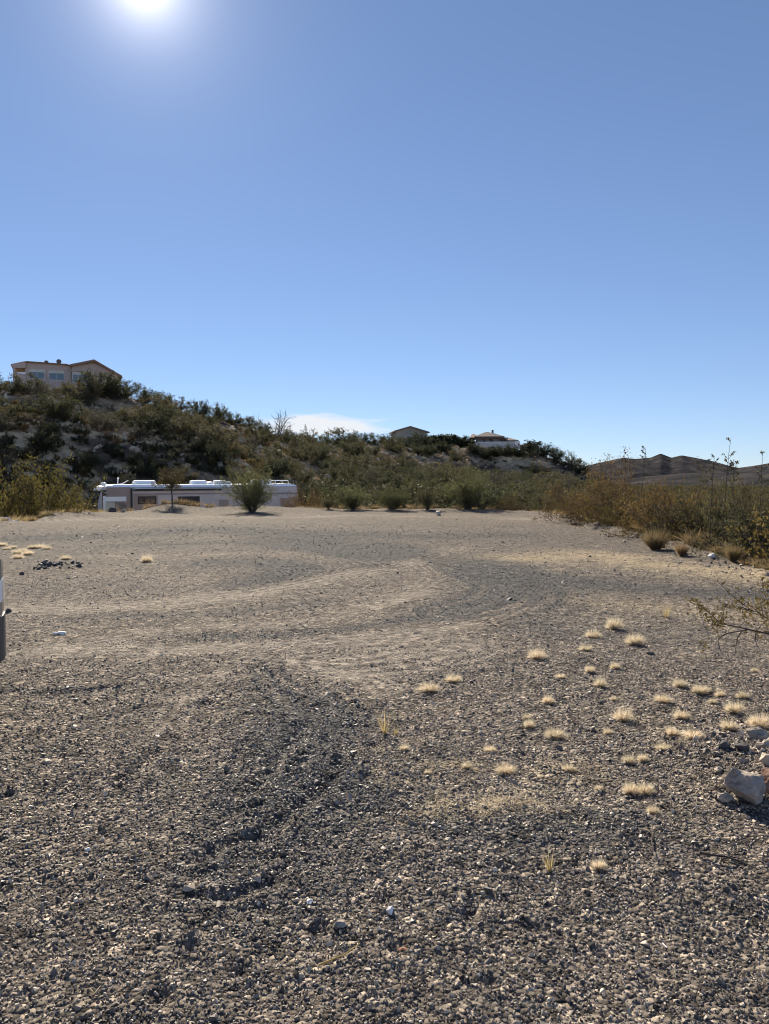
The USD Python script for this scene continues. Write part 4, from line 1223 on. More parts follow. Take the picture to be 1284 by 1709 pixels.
stone("white stone below the dry grass clumps at the right rim", 1189, 934, 15, "rock_white", 25, (1.0, 0.9, 0.75))
stone("dark stone under the overhanging branch", 1211, 1011, 11, "rock_dark", 26, (1.0, 0.8, 0.7))
stone("dark stone between the upper straw tufts and the branch", 1086, 1090, 14, "rock_dark", 27, (1.0, 0.8, 0.6))
stone("dark round stone at the rim in front of the motorhome side window", 188, 855, 15, "rock_dark", 28, (1.0, 0.9, 0.95))
stone("pale stone at the rim right of the dark round one", 206, 856, 9, "rock_pale", 29, (1.0, 0.9, 0.8))
stone("white rounded rock at the left picture edge on the rim of the lot", 8, 872, 30, "rock_white", 930, (1.0, 0.7, 0.50))
stone("flat white rock lying right of the rounded one at the left edge", 23, 871, 16, "rock_white", 931, (1.0, 0.7, 0.4))
stone("dark reddish stone on the far rim at the right, before the thicket", 957, 874, 14, "rock_red", 32, (1.0, 0.8, 0.5))
stone("pale boulder on the far rim below the wide green bush", 732, 861, 13, "stone_tan", 33, (1.0, 0.8, 0.9))

# dark rubble
hc = ground(100, 948)
heap = thing("rubble_heap", "low heap of dark broken stones in the left distance", "rubble", (hc[0], hc[1], hz(hc[0], hc[1])))
r_ = np.random.default_rng(41)
for k in range(46):
    a, b = np.clip(r_.normal(0, 0.24, 2), -0.5, 0.5) * (1, 0.8)
    if k == 0:
        a, b = -0.30, 0.05
    s = 0.085 if k == 0 else 0.028 * math.exp(r_.normal(0, 0.4))
    m = chip(500 + k, 0.8, 12)
    m.apply_scale(s)
    m.apply_translation((a, b, hz(hc[0] + a, hc[1] + b) - hz(hc[0], hc[1]) + s * 0.45))
    part(heap, "stone", m, "rock_dark" if k % 4 else "stone_grey")


def stick(name, label, pts, rad, mat, cat, lift=0.012, seed=1):
    r = np.random.default_rng(seed)
    P = np.array([ground(u, v) for u, v in pts])
    P[:, 2] = height(P[:, 0], P[:, 1]) + lift
    P = np.array([P[0] + (P[-1] - P[0]) * 0, *P[1:]])
    path = "/World/" + numbered("/World", name)
    g = usdkit.mesh(stage, path, tubes([P], [np.linspace(rad, rad * 0.5, len(P))], 5), MAT[mat], True)
    tag(g, label, cat)


stick("twig", "dark curved twig lying on the gravel in the lower right", [(1168, 1437), (1190, 1440), (1212, 1441), (1236, 1448), (1266, 1463)], 0.006, "twig_dark", "twig", 0.025)
stick("twig", "thin dark twig crossing the curved one", [(1205, 1446), (1222, 1438), (1232, 1431)], 0.004, "twig_dark", "twig", 0.022)
stick("twig", "short upright looking dark twig above the curved one", [(1090, 1398), (1088, 1412), (1092, 1432)], 0.004, "twig_dark", "twig", 0.012)
stick("straw_stem", "orange straw stem lying in the gravel at the bottom middle", [(532, 1612), (552, 1605), (575, 1598), (600, 1580)], 0.0035, "straw_gold", "straw", 0.014)
stick("straw_stem", "pale straw stem at the lower left bottom", [(150, 1660), (158, 1668), (168, 1655)], 0.003, "straw", "straw", 0.012)
stick("straw_stem", "short white straw piece at the lower right", [(1106, 1570), (1114, 1578)], 0.004, "rock_white", "straw", 0.014)
p = ground(672, 1585); p[2] = hz(p[0], p[1]) + 0.012
g = usdkit.mesh(stage, "/World/fallen_leaf", (np.array([[-.018, 0, 0], [-.006, -.007, .002], [.010, -.006, .004], [.020, 0, .003], [.008, .007, .006], [-.007, .007, .004], [0, 0, .0075]]),
                np.array([[6, 0, 1], [6, 1, 2], [6, 2, 3], [6, 3, 4], [6, 4, 5], [6, 5, 0]])), MAT["leaf_litter"])
g.AddTranslateOp().Set(Gf.Vec3d(*p))
tag(g, "single rust brown fallen leaf in the gravel at the bottom", "leaf")

# creosote standing just outside the right edge, one branch reaching into view
BD = 5.2
root = np.array([BD * 0.5 + 0.62, BD + 0.25, 0.0])
root[2] = hz(root[0], root[1])
bush = thing("creosote_bush", "leafy creosote bush at the right edge with one thin branch reaching over the gravel", "bush")
st, lv = shrub(seed=610, stems=16, twigs=7, leaves=2600, leaf=0.022, spread=0.42, start=0.4, rad=0.007, clump=0.03)
h_b = 1.25
part(bush, "stem", (st[0] * h_b + root, st[1]), "twig_dark")
part(bush, "foliage", (lv[0] * h_b + root, lv[1]), "leaf_yellow")
B = lambda u, v, d=BD: at_depth(u, v, d)
arm = [root + [0, 0, 0.10], root + [-0.10, -0.05, 0.42], B(1345, 1072), B(1284, 1058), B(1255, 1052), B(1248, 1050), B(1225, 1045), B(1204, 1041)]
br = [(arm, np.linspace(0.010, 0.0035, 8)),
      ([B(1250, 1051), B(1232, 1054, BD - .05), B(1215, 1057, BD - .1), B(1206, 1061, BD - .13)], np.linspace(0.006, 0.004, 4)),
      ([B(1206, 1061, BD - .13), B(1200, 1066, BD - .15), B(1200, 1076, BD - .15), B(1203, 1087, BD - .15)], np.linspace(0.0045, 0.002, 4)),
      ([B(1238, 1054, BD - .03), B(1231, 1066, BD - .06), B(1229, 1078, BD - .08), B(1228, 1090, BD - .08)], np.linspace(0.0045, 0.002, 4)),
      ([B(1262, 1056), B(1261, 1068), B(1265, 1080)], np.linspace(0.004, 0.0015, 3)),
      ([B(1204, 1041), B(1192, 1030), B(1176, 1016), B(1156, 1001)], np.linspace(0.004, 0.0015, 4)),
      ([B(1204, 1041), B(1206, 1028), B(1210, 1015)], np.linspace(0.003, 0.0015, 3)),
      ([B(1232, 1047), B(1246, 1036, BD + .1), B(1252, 1026, BD + .15)], np.linspace(0.003, 0.0015, 3)),
      ([B(1284, 1058), B(1274, 1030, BD + .2), B(1270, 1004, BD + .25)], np.linspace(0.004, 0.0015, 3)),
      ([B(1262, 1056, BD), B(1270, 1044, BD - .1), B(1280, 1036, BD - .15)], np.linspace(0.003, 0.0015, 3))]
part(bush, "branch", tubes([np.array(a) for a, _ in br], [b for _, b in br], 5), "twig_dark")
r_ = np.random.default_rng(43)
C = []
for (u0, v0), (u1, v1), n, w in [((1194, 1048), (1202, 1036), 80, 7), ((1150, 998), (1168, 1010), 30, 3), ((1163, 1008), (1192, 1040), 95, 5), ((1204, 1014), (1208, 1036), 45, 5), ((1240, 1024), (1256, 1040), 40, 7), ((1262, 998), (1284, 1010), 60, 7),
                                 ((1270, 1035), (1284, 1040), 20, 6), ((1160, 1075), (1180, 1086), 26, 10)]:
    for k in range(n):
        t = r_.uniform()
        C.append(B(u0 + (u1 - u0) * t + r_.normal() * w, v0 + (v1 - v0) * t + r_.normal() * w, BD + r_.normal() * 0.04))
C = np.array(C)
a = r_.normal(size=C.shape); a /= np.linalg.norm(a, axis=1, keepdims=True)
b = np.cross(a, r_.normal(size=C.shape)); b /= np.linalg.norm(b, axis=1, keepdims=True)
v = np.stack([C - a * 0.012, C + b * 0.006, C + a * 0.013, C - b * 0.006], 1).reshape(-1, 3)
part(bush, "branch_leaves", (v, np.arange(len(C) * 4).reshape(-1, 4)), "leaf_yellow")

# ------------------------------------------------------------------ motorhome
RF, RR = at_depth(160, 810, 42.0), at_depth(497, 810, 48.2)
RL = math.hypot(*(RR - RF)[:2])
ang = math.atan2((RF - RR)[1], (RF - RR)[0])             # local +x points to the front, +y is the side seen
ROOF = 1.12
HB_ = 3.35                                                # body height above the road
mid = (RF + RR) / 2
side = np.array([-math.sin(ang), math.cos(ang)])
ctr = mid[:2] - side * 1.25
coach = thing("motorhome", "long white and beige motorhome parked below the far rim of the lot", "motorhome", (ctr[0], ctr[1], ROOF - HB_), ang)
HL = RL / 2


def sx(u):
    """where pixel column u meets the seen side, as local x"""
    a = (u - CU) / F
    d = RR - RF
    return HL - RL * (a * RF[1] - RF[0]) / (d[0] - a * d[1])


def szz(v, u):
    x = sx(u)
    dep = RF[1] + (HL - x) / RL * (RR[1] - RF[1])
    return EYE + (795 - v) / F * dep - (ROOF - HB_)


def box_m(x0, x1, y0, y1, z0, z1):
    return m3.Manifold.cube((x1 - x0, y1 - y0, z1 - z0)).translate((x0, y0, z0))


prof = [(-HL, 0.35), (-HL, 3.12), (-HL + 0.12, 3.28), (-HL + 0.4, HB_), (HL - 1.0, HB_), (HL - 0.62, 3.30), (HL - 0.38, 3.16), (HL - 0.24, 2.92), (HL - 0.10, 2.3), (HL, 1.3), (HL - 0.02, 0.55), (HL - 0.12, 0.35)]
body = extrude_xz(prof, -1.27, 1.27)
sec = [(-1.25, 0.3), (-1.25, 3.12), (-1.20, 3.25), (-1.08, HB_ + 0.01), (1.08, HB_ + 0.01), (1.20, 3.25), (1.25, 3.12), (1.25, 0.3)]
plan = [(-HL - 1, -1.3), (HL - 0.35, -1.3), (HL - 0.12, -1.12), (HL + 0.01, -0.8), (HL + 0.01, 0.8), (HL - 0.12, 1.12), (HL - 0.35, 1.3), (-HL - 1, 1.3)]
body = body ^ extrude_yz(sec, -HL - 1, HL + 1) ^ extrude_xy(plan, 0, 4)
part(coach, "body", body, "coach_white", 30)
Y1 = 1.25
roof_cap = (body ^ box_m(-9, 9, -2, 2, 3.22, 4)).scale((1.004, 1.006, 1.002))
part(coach, "roof", roof_cap, "plastic_white", 30)


def panel(name, u0, u1, v0, v1, mat, t=0.012, base=0.0, label=None, parent=None):
    x0, x1 = sx(u1), sx(u0)
    um = (u0 + u1) / 2
    return part(parent or coach, name, box(x0, x1, Y1 + base - 0.004, Y1 + base + t, szz(v1, um), szz(v0, um)), mat, False, label)


# forward part is beige, with a slide-out behind it
panel("side_panel", 178, 218, 813, 868, "coach_beige", 0.012, label="beige forward side panel")
panel("stripe", 174.5, 217.5, 820.2, 823.6, "coach_tan", 0.018, label="thin dark stripe over the driver window")
slide = part(coach, "slide_out", box(sx(395), sx(220.5), Y1 - 0.1, Y1 + 0.16, 0.75, szz(816, 300)), "coach_white")
part(coach, "slide_seal", box(sx(220.4), sx(218.2), Y1 - 0.1, Y1 + 0.10, 0.7, szz(815, 219)), "plastic_black", label="black upright seal at the front of the slide-out")
panel("awning_box", 221, 368, 815.4, 818.8, "plastic_black", 0.10, 0.16, "long black awning roll below the roof")
panel("stripe", 221, 408, 822.6, 825.2, "coach_tan", 0.008, 0.16, "long grey stripe along the slide-out")
panel("side_panel", 221, 262, 826.2, 868, "coach_beige", 0.006, 0.16, "beige panel round the slide-out window")
for u0, u1, n in ((230.5, 258, 3), (297, 330.5, 4)):
    x0, x1, um = sx(u1), sx(u0), (u0 + u1) / 2
    z0, z1 = szz(839.5, um), szz(829.6, um)
    w = part(coach, "window", box(x0 - 0.05, x1 + 0.05, Y1 + 0.15, Y1 + 0.178, z0 - 0.05, z1 + 0.05), "plastic_black", label="dark side window of the slide-out")
    for k in range(n):
        a, b = x0 + (x1 - x0) * k / n + 0.02, x0 + (x1 - x0) * (k + 1) / n - 0.02
        part(w, "pane", box(a, b, Y1 + 0.174, Y1 + 0.184, z0, z1), "glass_dark")
# driver's side window
x0, x1 = sx(210.5), sx(175.5)
z0, z1 = szz(852, 193), szz(829, 193)
w = part(coach, "driver_window", box(x0 - 0.06, x1 + 0.06, Y1, Y1 + 0.022, z0 - 0.06, z1 + 0.08), "coach_tan", label="wide driver side window with a pale upper pane")
zm = szz(837.5, 193)
part(w, "pane", box(x0, x1, Y1 + 0.018, Y1 + 0.030, zm + 0.03, z1), "shade_white", label="pale shaded upper pane")
part(w, "pane", box(x1 - 0.45 * (x1 - x0), x1, Y1 + 0.018, Y1 + 0.030, z0, zm - 0.03), "shade_green", label="pale green lower front pane")
part(w, "pane", box(x0, x1 - 0.45 * (x1 - x0) - 0.04, Y1 + 0.018, Y1 + 0.030, z0, zm - 0.03), "glass_house", label="grey lower rear pane")
# rear part
panel("stripe", 412, 497, 822.0, 825.0, "coach_tan", 0.010, label="grey stripe on the rear side")
panel("side_panel", 468, 497, 831, 868, "coach_beige", 0.010, label="tan lower rear side panel")
x0 = sx(372)
part(coach, "vent_hatch", box(x0 - 0.3, x0 + 0.3, Y1 + 0.155, Y1 + 0.175, 2.0, 2.45), "coach_beige")
# windshield with wrapped corner, following the nose
wprof = [(HL - 0.36, 3.02), (HL - 0.235, 2.88), (HL - 0.09, 2.25), (HL + 0.02, 1.42), (HL - 0.03, 1.40), (HL - 0.17, 2.2), (HL - 0.32, 2.84)]
wprof_out = [(x + 0.012, z) for x, z in prof[6:10]]
ws = extrude_xz([(HL - 0.345, 3.08), (HL - 0.225, 2.93), (HL - 0.085, 2.3), (HL + 0.010, 1.42), (HL - 0.6, 1.42), (HL - 0.6, 3.08)], -1.30, 1.30)
plan2 = [(HL - 0.56, -1.262), (HL - 0.335, -1.262), (HL - 0.105, -1.10), (HL + 0.03, -0.8), (HL + 0.03, 0.8), (HL - 0.105, 1.10), (HL - 0.335, 1.262), (HL - 0.56, 1.262)]
ws = (ws ^ extrude_xy(plan2, 0, 4)) - extrude_xz(prof, -1.2, 1.2).translate((-0.05, 0, 0))
wsh = part(coach, "windshield", ws, "glass_dark", 30)
part(wsh, "divider", box(HL - 0.30, HL + 0.03, -0.03, 0.03, 1.5, 2.2), "plastic_black")
for sgn in (-1, 1):
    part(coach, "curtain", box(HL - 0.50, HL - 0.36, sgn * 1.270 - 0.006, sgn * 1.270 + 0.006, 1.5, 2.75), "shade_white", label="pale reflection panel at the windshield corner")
    mr = part(coach, "mirror", rbox(HL + 0.05, HL + 0.19, sgn * 1.45 - 0.12, sgn * 1.45 + 0.12, 1.75, 2.25, 0.05), "plastic_black", 30)
    part(mr, "arm", box(HL - 0.12, HL + 0.10, sgn * 1.27 - 0.03, sgn * 1.27 + 0.03, 2.0, 2.06), "plastic_black")
    hl = part(coach, "headlight", rbox(HL - 0.10, HL + 0.025, sgn * 0.86 - 0.17, sgn * 0.86 + 0.17, 0.85, 1.05, 0.05), "lamp_clear", 30)
part(coach, "bumper", rbox(HL - 0.25, HL + 0.06, -1.15, 1.15, 0.38, 0.68, 0.06), "coach_beige", 30)
for x in (HL - 1.35, -HL + 3.7, -HL + 2.6):
    for sgn in (-1, 1):
        wl = part(coach, "wheel", cyl(0.5, 0.30, 28).rotate((90, 0, 0)).translate((x, sgn * 1.12 + 0.15, 0.5)), "rubber", 30)
        part(wl, "rim", cyl(0.30, 0.34, 20).rotate((90, 0, 0)).translate((x, sgn * 1.12 + 0.17, 0.5)), "chrome", 30)


def roof_item(name, u, wpx, hpx, mat="plastic_white", y=0.0, depth=0.7, label=None, r=0.10):
    dep = RF[1] + (HL - sx(u)) / RL * (RR[1] - RF[1])
    w = wpx / F * dep / 0.87
    return part(coach, name, rbox(sx(u) - w / 2, sx(u) + w / 2, y - depth / 2, y + depth / 2, HB_ - 0.05, HB_ + hpx / F * dep, min(r, w / 2.2)), mat, 40, label)


roof_item("air_conditioner", 250, 32, 7.5, r=0.13)
roof_item("air_conditioner", 342, 23, 7.0, r=0.12)
roof_item("roof_vent", 361, 9, 3.5)
roof_item("roof_vent", 378, 17, 6.8, r=0.12)
roof_item("roof_vent", 390, 11, 4.8, "trim_pale")
roof_item("roof_box", 449, 28, 8.0, r=0.08)
roof_item("marker_horn", 177, 8, 5.0, y=0.6, depth=0.3)
roof_item("marker_horn", 229, 6, 2.6, y=0.5, depth=0.25)
rk = part(coach, "roof_rack", tubes([np.array([[sx(491), .5, HB_ - .05], [sx(489), .5, HB_ + .22], [sx(468), .5, HB_ + .22], [sx(467), .5, HB_ - .05]]), np.array([[sx(491), -.5, HB_ - .05], [sx(489), -.5, HB_ + .22], [sx(468), -.5, HB_ + .22], [sx(467), -.5, HB_ - .05]])],
                                     [np.full(4, 0.035)] * 2, 6), "plastic_white")
an = part(coach, "antenna", tubes([np.array([[sx(203), .3, HB_ - .03], [sx(203), .3, HB_ + .2], [sx(204), .3, HB_ + .36]])], [np.array([.035, .03, .03])], 6), "plastic_white", True)
part(an, "dish", rbox(sx(205.5), sx(202), .24, .36, HB_ + .32, HB_ + .42, 0.04), "plastic_white", 30)
part(an, "boom", tubes([np.array([[sx(205), .3, HB_ + .02], [sx(213), .3, HB_ + .10], [sx(221), .3, HB_ + .26]])], [np.array([.035, .03, .02])], 6), "plastic_white")
ld = []
for y in (-0.2, 0.2):
    ld.append(np.array([[-HL - 0.06, y + 0.6, 0.6], [-HL - 0.06, y + 0.6, 3.2], [-HL + 0.1, y + 0.6, HB_ + .03]]))
for k in range(7):
    ld.append(np.array([[-HL - 0.06, 0.4, 0.8 + 0.36 * k], [-HL - 0.06, 0.6, 0.8 + 0.36 * k], [-HL - 0.06, 0.8, 0.8 + 0.36 * k]]))
part(coach, "ladder", tubes(ld, [np.full(3, 0.02)] * len(ld), 6), "chrome")


# ------------------------------------------------------------------ houses on the hill
def house_frame(u0, v0, depth):
    o = at_depth(u0, v0, depth)
    s = (depth / F * math.cos(math.atan((u0 - CU) / F)), depth / F)
    yaw = -math.atan((u0 - CU) / F)
    return o, s, yaw


def window(parent, x0, x1, z0, z1, y, panes=2, frame="trim_pale", t=0.06, glass="glass_house", fw=0.09):
    w = part(parent, "window", cat_mesh(box(x0, x1, y - t, y + 0.05, z1 - fw, z1), box(x0, x1, y - t, y + 0.05, z0, z0 + fw), box(x0, x0 + fw, y - t, y + 0.05, z0 + fw, z1 - fw), box(x1 - fw, x1, y - t, y + 0.05, z0 + fw, z1 - fw),
                                        *[box(x0 + (x1 - x0) * k / panes - fw / 3, x0 + (x1 - x0) * k / panes + fw / 3, y - t * .8, y + 0.05, z0 + fw, z1 - fw) for k in range(1, panes)]), frame)
    for k in range(panes):
        a, b = x0 + (x1 - x0) * k / panes, x0 + (x1 - x0) * (k + 1) / panes
        part(w, "pane", box(a + 0.04, b - 0.04, y - 0.02, y + 0.03, z0 + 0.05, z1 - 0.05), glass)
    return w


def slab(p0, p1, thick, y0, y1, over=0.0):
    """A roof slope: from p0 to p1 in (x, z), running from y0 to y1."""
    (x0, z0), (x1, z1) = p0, p1
    return extrude_xz([(x0, z0), (x1, z1), (x1, z1 + thick), (x0, z0 + thick)], y0, y1)


def XZ(u0, v0, s):
    return lambda u, v: ((u - u0) * s[0], (v0 - v) * s[1])


# the beige house on the left hilltop
o, s, yaw = house_frame(112, 648, 127.0)
h1 = thing("hilltop_house", "beige stucco hilltop house with a low gable and flat roofed wing on the left crest", "house", o, yaw)
q = XZ(112, 648, s)
lo = -1.6
flat = [q(44, 648)[0], q(120, 648)[0]]
zt = q(0, 608)[1]
part(h1, "wing_wall", extrude_xz([(flat[0], lo), (flat[0], zt), (q(112, 0)[0], zt - 0.10), (q(120, 0)[0], q(0, 611)[1]), (q(120, 0)[0], lo)], 0.6, 11.0), "stucco_beige")
part(h1, "wing_roof", cat_mesh(extrude_xz([q(43, 608.5), q(47, 606), q(113, 607.4), q(121, 610.4), q(121, 612), q(113, 609.3), q(47, 608.2)], 0.25, 11.4)), "fascia_brown")
# sloping porch roof at the far left, its post and low wall
part(h1, "porch_roof", extrude_xz([q(21.5, 614.5), q(21.5, 612.2), q(45, 606.0), q(45, 617.0), q(40, 617.5), q(29, 618)], 0.3, 6.5), "stucco_beige", label="sloping porch roof at the left end")
for y in (0.4, 6.0):
    part(h1, "porch_post", box(q(24.5, 0)[0], q(28, 0)[0], y, y + 0.4, lo, q(0, 614.5)[1]), "stucco_beige")
part(h1, "porch_wall", box(q(28.1, 0)[0], q(44, 0)[0] - 0.01, 0.42, 0.7, lo, q(0, 626)[1]), "stucco_beige")
gable = [(q(120.5, 0)[0], lo), q(120.5, 611.3), q(158, 602.6), q(200, 623.5), (q(200, 0)[0], lo)]
part(h1, "gable_wall", extrude_xz(gable, 0.0, 13.0), "stucco_beige")
rf = part(h1, "roof", cat_mesh(slab(q(117, 611.9), q(158.2, 601.6), 0.30, -0.6, 13.6), slab(q(205.5, 626.4), q(158.2, 601.6), 0.30, -0.6, 13.6)), "roof_tile", label="brown gable roof")
part(rf, "fascia", cat_mesh(slab(q(117, 612.9), q(158.2, 602.6), 0.22, -0.66, -0.603), slab(q(205.5, 627.4), q(158.2, 602.6), 0.22, -0.66, -0.603)), "fascia_brown")
part(h1, "corner_pilaster", box(q(152, 0)[0], q(159, 0)[0], -0.18, 0.0, lo, q(0, 613)[1]), "stucco_beige")
part(h1, "lintel", box(q(119.5, 0)[0], q(152, 0)[0] - 0.02, -0.22, 0.0, q(0, 619.4)[1], q(0, 616.6)[1]), "stucco_beige")
for a, b, c, d, y, n in ((50, 76, 618.5, 634, 0.6, 2), (82, 108, 619, 635, 0.6, 2), (121.5, 150, 620.2, 638, 0.0, 3)):
    w = window(h1, q(a, 0)[0], q(b, 0)[0], q(0, d)[1], q(0, c)[1], y, n)
    part(w, "shade", box(q(a + 1, 0)[0], q(b - 1, 0)[0], y - 0.052, y - 0.03, q(0, c + 4.5)[1], q(0, c + 0.8)[1]), "shade_green")
for u, v, r in ((78, 603, 0.34), (99, 600.5, 0.40)):
    x, z = q(u, v)
    d = part(h1, "satellite_dish", m3.Manifold.sphere(1, 18).scale((r, 0.12, r)).translate((x, 3.0, z)), "roof_grey", 40)
    part(d, "mast", box(x - 0.05, x + 0.05, 3.1, 3.2, zt - 0.02, z), "plastic_black")
part(h1, "chimney", box(q(88, 0)[0], q(92, 0)[0], 4.0, 4.5, zt - 0.05, zt + 0.25), "stucco_beige")

# gabled house in the middle distance
o, s, yaw = house_frame(687, 745, 246.0)
h2 = thing("gabled_house", "small sage grey gabled house standing alone on the middle ridge", "house", o, yaw + 0.16)
q = XZ(687, 745, s)
part(h2, "wall", extrude_xz([(q(661.5, 0)[0], -3), q(661.5, 719.8), q(684.5, 713.2), q(713, 721.2), (q(713, 0)[0], -3)], 0.0, 13.0), "stucco_sage")
rf = part(h2, "roof", cat_mesh(slab(q(657.5, 720.6), q(684.7, 712.6), 0.28, -0.5, 13.5), slab(q(717.5, 722.2), q(684.7, 712.6), 0.28, -0.5, 13.5)), "roof_grey", label="dark grey gable roof")
part(rf, "fascia", cat_mesh(slab(q(657.5, 721.5), q(684.7, 713.5), 0.20, -0.56, -0.503), slab(q(717.5, 723.1), q(684.7, 713.5), 0.20, -0.56, -0.503)), "fascia_brown")
window(h2, q(679, 0)[0], q(687.5, 0)[0], q(0, 735.5)[1], q(0, 727.2)[1], 0.0, 2, "trim_pale", glass="glass_dark", fw=0.13)
window(h2, q(700, 0)[0], q(706, 0)[0], q(0, 735.5)[1], q(0, 729)[1], 0.0, 1, "stucco_sage", glass="glass_dark", fw=0.12)

# hip roofed house with a white parapet wall
o, s, yaw = house_frame(826, 743, 250.0)
h3 = thing("hip_roofed_house", "low hip roofed far house behind a long white parapet wall", "house", o, yaw)
q = XZ(826, 743, s)
part(h3, "wall", box(q(794, 0)[0], q(842, 0)[0], 3.0, 13.0, -2, q(0, 727.5)[1]), "stucco_brown")
part(h3, "wing_wall", box(q(842.05, 0)[0], q(862, 0)[0], 3.5, 11.0, -2, q(0, 733.8)[1]), "stucco_brown")


def hip(x0, x1, y0, y1, z0, z1, rx0, rx1, thick=0.22):
    ym = (y0 + y1) / 2
    pts = [(x0, y0, z0), (x1, y0, z0), (x1, y1, z0), (x0, y1, z0), (rx0, ym, z1), (rx1, ym, z1)]
    pts += [(x, y, z - thick) for x, y, z in pts[:4]]
    return trimesh.convex.convex_hull(np.array(pts, float))


rf = part(h3, "roof", hip(q(791, 0)[0], q(842.5, 0)[0], 2.0, 14.0, q(0, 727.6)[1], q(0, 718.6)[1], q(810, 0)[0], q(815, 0)[0]), "roof_grey", label="dark grey hip roof")
part(rf, "chimney", box(q(820.5, 0)[0], q(824, 0)[0], 7.0, 7.8, q(0, 724)[1], q(0, 715.5)[1]), "stucco_brown")
part(h3, "wing_roof", hip(q(835, 0)[0], q(866, 0)[0], 2.4, 12.0, q(0, 734.2)[1], q(0, 729.0)[1], q(840, 0)[0], q(851, 0)[0]), "roof_grey", label="lower hip roof of the right wing")
part(h3, "tiled_roof", hip(q(783, 0)[0], q(799, 0)[0], 2.5, 12.5, q(0, 729.5)[1], q(0, 721.9)[1], q(787, 0)[0], q(792, 0)[0]), "roof_tile", label="tan roof at the left end")
part(h3, "porch_roof", box(q(793, 0)[0], q(848, 0)[0], 0.6, 2.95, q(0, 731.4)[1], q(0, 730.0)[1]), "fascia_brown")
for u in (797, 810, 822, 834, 846):
    part(h3, "porch_post", box(q(u, 0)[0], q(u, 0)[0] + 0.28, 0.8, 1.1, -1, q(0, 731.5)[1]), "stucco_brown")
for a, b in ((799, 806), (812, 817), (824, 832)):
    window(h3, q(a, 0)[0], q(b, 0)[0], q(0, 738)[1], q(0, 732.5)[1], 3.0, 2, "trim_pale", glass="glass_dark")
window(h3, q(848, 0)[0], q(856, 0)[0], q(0, 740)[1], q(0, 736)[1], 3.5, 2, "trim_pale", glass="glass_dark")
part(h3, "parapet", box(q(789, 0)[0], q(860, 0)[0], -0.4, -0.05, -1.0, q(0, 738.2)[1]), "trim_pale", label="long pale parapet wall in front")
part(h3, "parapet_cap", box(q(788.5, 0)[0], q(860.4, 0)[0], -0.5, 0.05, q(0, 738.2)[1] + 0.003, q(0, 737.4)[1]), "stucco_white")
part(h3, "end_wall", box(q(860.5, 0)[0], q(868, 0)[0], -0.4, 3.2, -1.0, q(0, 736.6)[1]), "stucco_white", label="bright white end wall at the right")

# ------------------------------------------------------------------ parked vehicle at the left edge (only its far front corner is in view)
CX, CY = -3.655, 3.55                                     # centre on the ground, front towards +y
car = thing("parked_vehicle", "dark grey parked vehicle of which only the front corner shows at the left edge", "vehicle", (CX, CY, hz(CX, CY)), 0.0)
HLc, HW = 2.42, 0.90
sideprof = [(-HLc, 0.45), (-HLc + 0.02, 0.95), (-HLc + 0.15, 1.12), (-HLc + 0.35, 1.60), (-HLc + 0.62, 1.68), (0.15, 1.70), (0.55, 1.62), (1.25, 1.10), (HLc - 0.35, 0.99), (HLc - 0.12, 0.90), (HLc - 0.03, 0.74), (HLc - 0.02, 0.50), (HLc - 0.06, 0.34), (HLc - 0.22, 0.25), (-HLc + 0.15, 0.27)]
planp = [(-HW, -HLc - 1), (HW, -HLc - 1), (HW, HLc - 0.95), (HW - 0.015, HLc - 0.60), (HW - 0.055, HLc - 0.36), (HW - 0.13, HLc - 0.18), (HW - 0.27, HLc - 0.07), (HW - 0.5, HLc), (-HW + 0.5, HLc), (-HW + 0.27, HLc - 0.07), (-HW + 0.13, HLc - 0.18), (-HW + 0.055, HLc - 0.36), (-HW + 0.015, HLc - 0.60), (-HW, HLc - 0.95)]
frontp = [(-HW + 0.05, 0.2), (-HW, 0.45), (-HW + 0.005, 0.75), (-HW + 0.045, 0.98), (-HW + 0.22, 1.66), (-HW + 0.32, 1.75), (HW - 0.32, 1.75), (HW - 0.22, 1.66), (HW - 0.045, 0.98), (HW - 0.005, 0.75), (HW, 0.45), (HW - 0.05, 0.2)]
hull = extrude_yz(sideprof, -HW, HW) ^ extrude_xy(planp, 0, 2.2) ^ extrude_xz(frontp, -HLc - 1, HLc + 1)
arches = [cyl(0.39, 2.4, 32).rotate((0, 90, 0)).translate((-1.2, y, 0.35)) for y in (1.45, -1.42)]
core = cyl(0.30, 1.3, 16).rotate((0, 90, 0)).translate((-0.65, 0, 0.5))
body = hull
for a in arches:
    body = body - (a - rbox(-0.62, 0.62, -3, 3, -1, 3, 0.02))
upper = m3.Manifold.cube((4, 8, 4)).translate((-2, -4, 0.58))
part(car, "body", body ^ upper, "car_paint", 35)
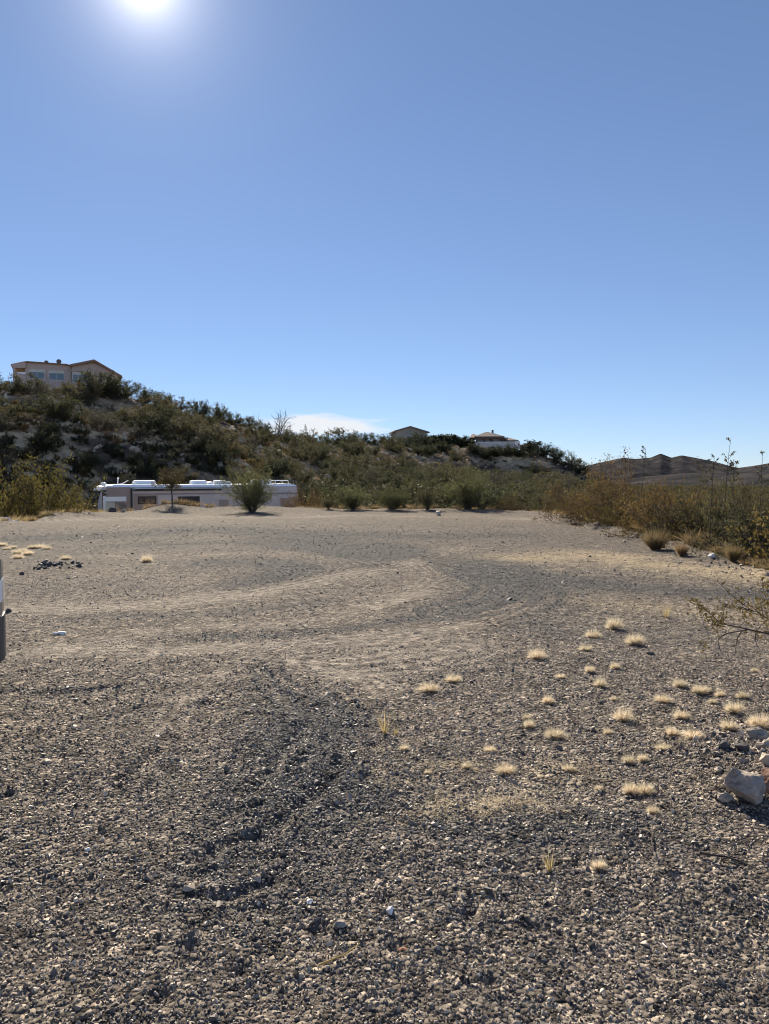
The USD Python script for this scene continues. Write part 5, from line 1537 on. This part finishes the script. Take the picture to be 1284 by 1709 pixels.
part(car, "bumper", (body ^ m3.Manifold.cube((4, 8, 0.577)).translate((-2, -4, 0.0))).scale((1.008, 1.004, 1.0)), "plastic_black", 35, "black lower bumper and sills")
shell = hull.scale((1.006, 1.003, 1.003))
inner_ = hull.scale((0.97, 0.985, 0.985))


def skin(name, cutter, mat, label=None):
    m = (shell ^ cutter) - inner_
    return part(car, name, m, mat, 35, label)


skin("windshield", extrude_yz([(0.62, 1.56), (1.20, 1.14), (1.6, 1.5), (1.0, 1.9)], -0.66, 0.66), "glass_dark")
for sgn in (-1, 1):
    for y0, y1 in (((-1.75, -0.85)), ((-0.78, 0.05)), ((0.12, 0.80))):
        pts = [(y0, 1.10), (y1 + 0.15, 1.10), (min(y1 + 0.05, 0.55), 1.56), (y0 + 0.05, 1.58)]
        skin("side_window", extrude_yz(pts, 0.3 if sgn > 0 else -1.2, 1.2 if sgn > 0 else -0.3), "glass_dark")
    skin("headlight", m3.Manifold.cube((0.42, 0.5, 0.16)).translate((0.46 if sgn > 0 else -0.88, HLc - 0.42, 0.68)), "lamp_clear")
    skin("tail_light", m3.Manifold.cube((0.25, 0.3, 0.24)).translate((0.65 if sgn > 0 else -0.90, -HLc - 0.1, 0.8)), "rock_red")
    mr = part(car, "mirror", rbox(sgn * 0.99 - 0.11, sgn * 0.99 + 0.11, 0.72, 0.86, 1.06, 1.20, 0.04), "car_paint", 35)
    for y in (-0.82, 0.10):
        part(car, "door_handle", rbox(sgn * 0.905 - 0.02, sgn * 0.905 + 0.02, y - 0.10, y + 0.10, 0.90, 0.935, 0.012), "chrome", 30)
    for y in (1.45, -1.42):
        x = sgn * 0.77
        w = part(car, "wheel", cyl(0.345, 0.22, 32).rotate((0, 90, 0)).translate((x - 0.11, y, 0.345)), "rubber", 30)
        part(w, "rim", cyl(0.23, 0.232, 20).rotate((0, 90, 0)).translate((x - 0.116, y, 0.345)), "chrome", 30)
skin("grille", m3.Manifold.cube((0.9, 0.4, 0.18)).translate((-0.45, HLc - 0.25, 0.64)), "plastic_black")
part(car, "number_plate", box(-0.16, 0.16, HLc + 0.012, HLc + 0.03, 0.44, 0.58), "plastic_white")
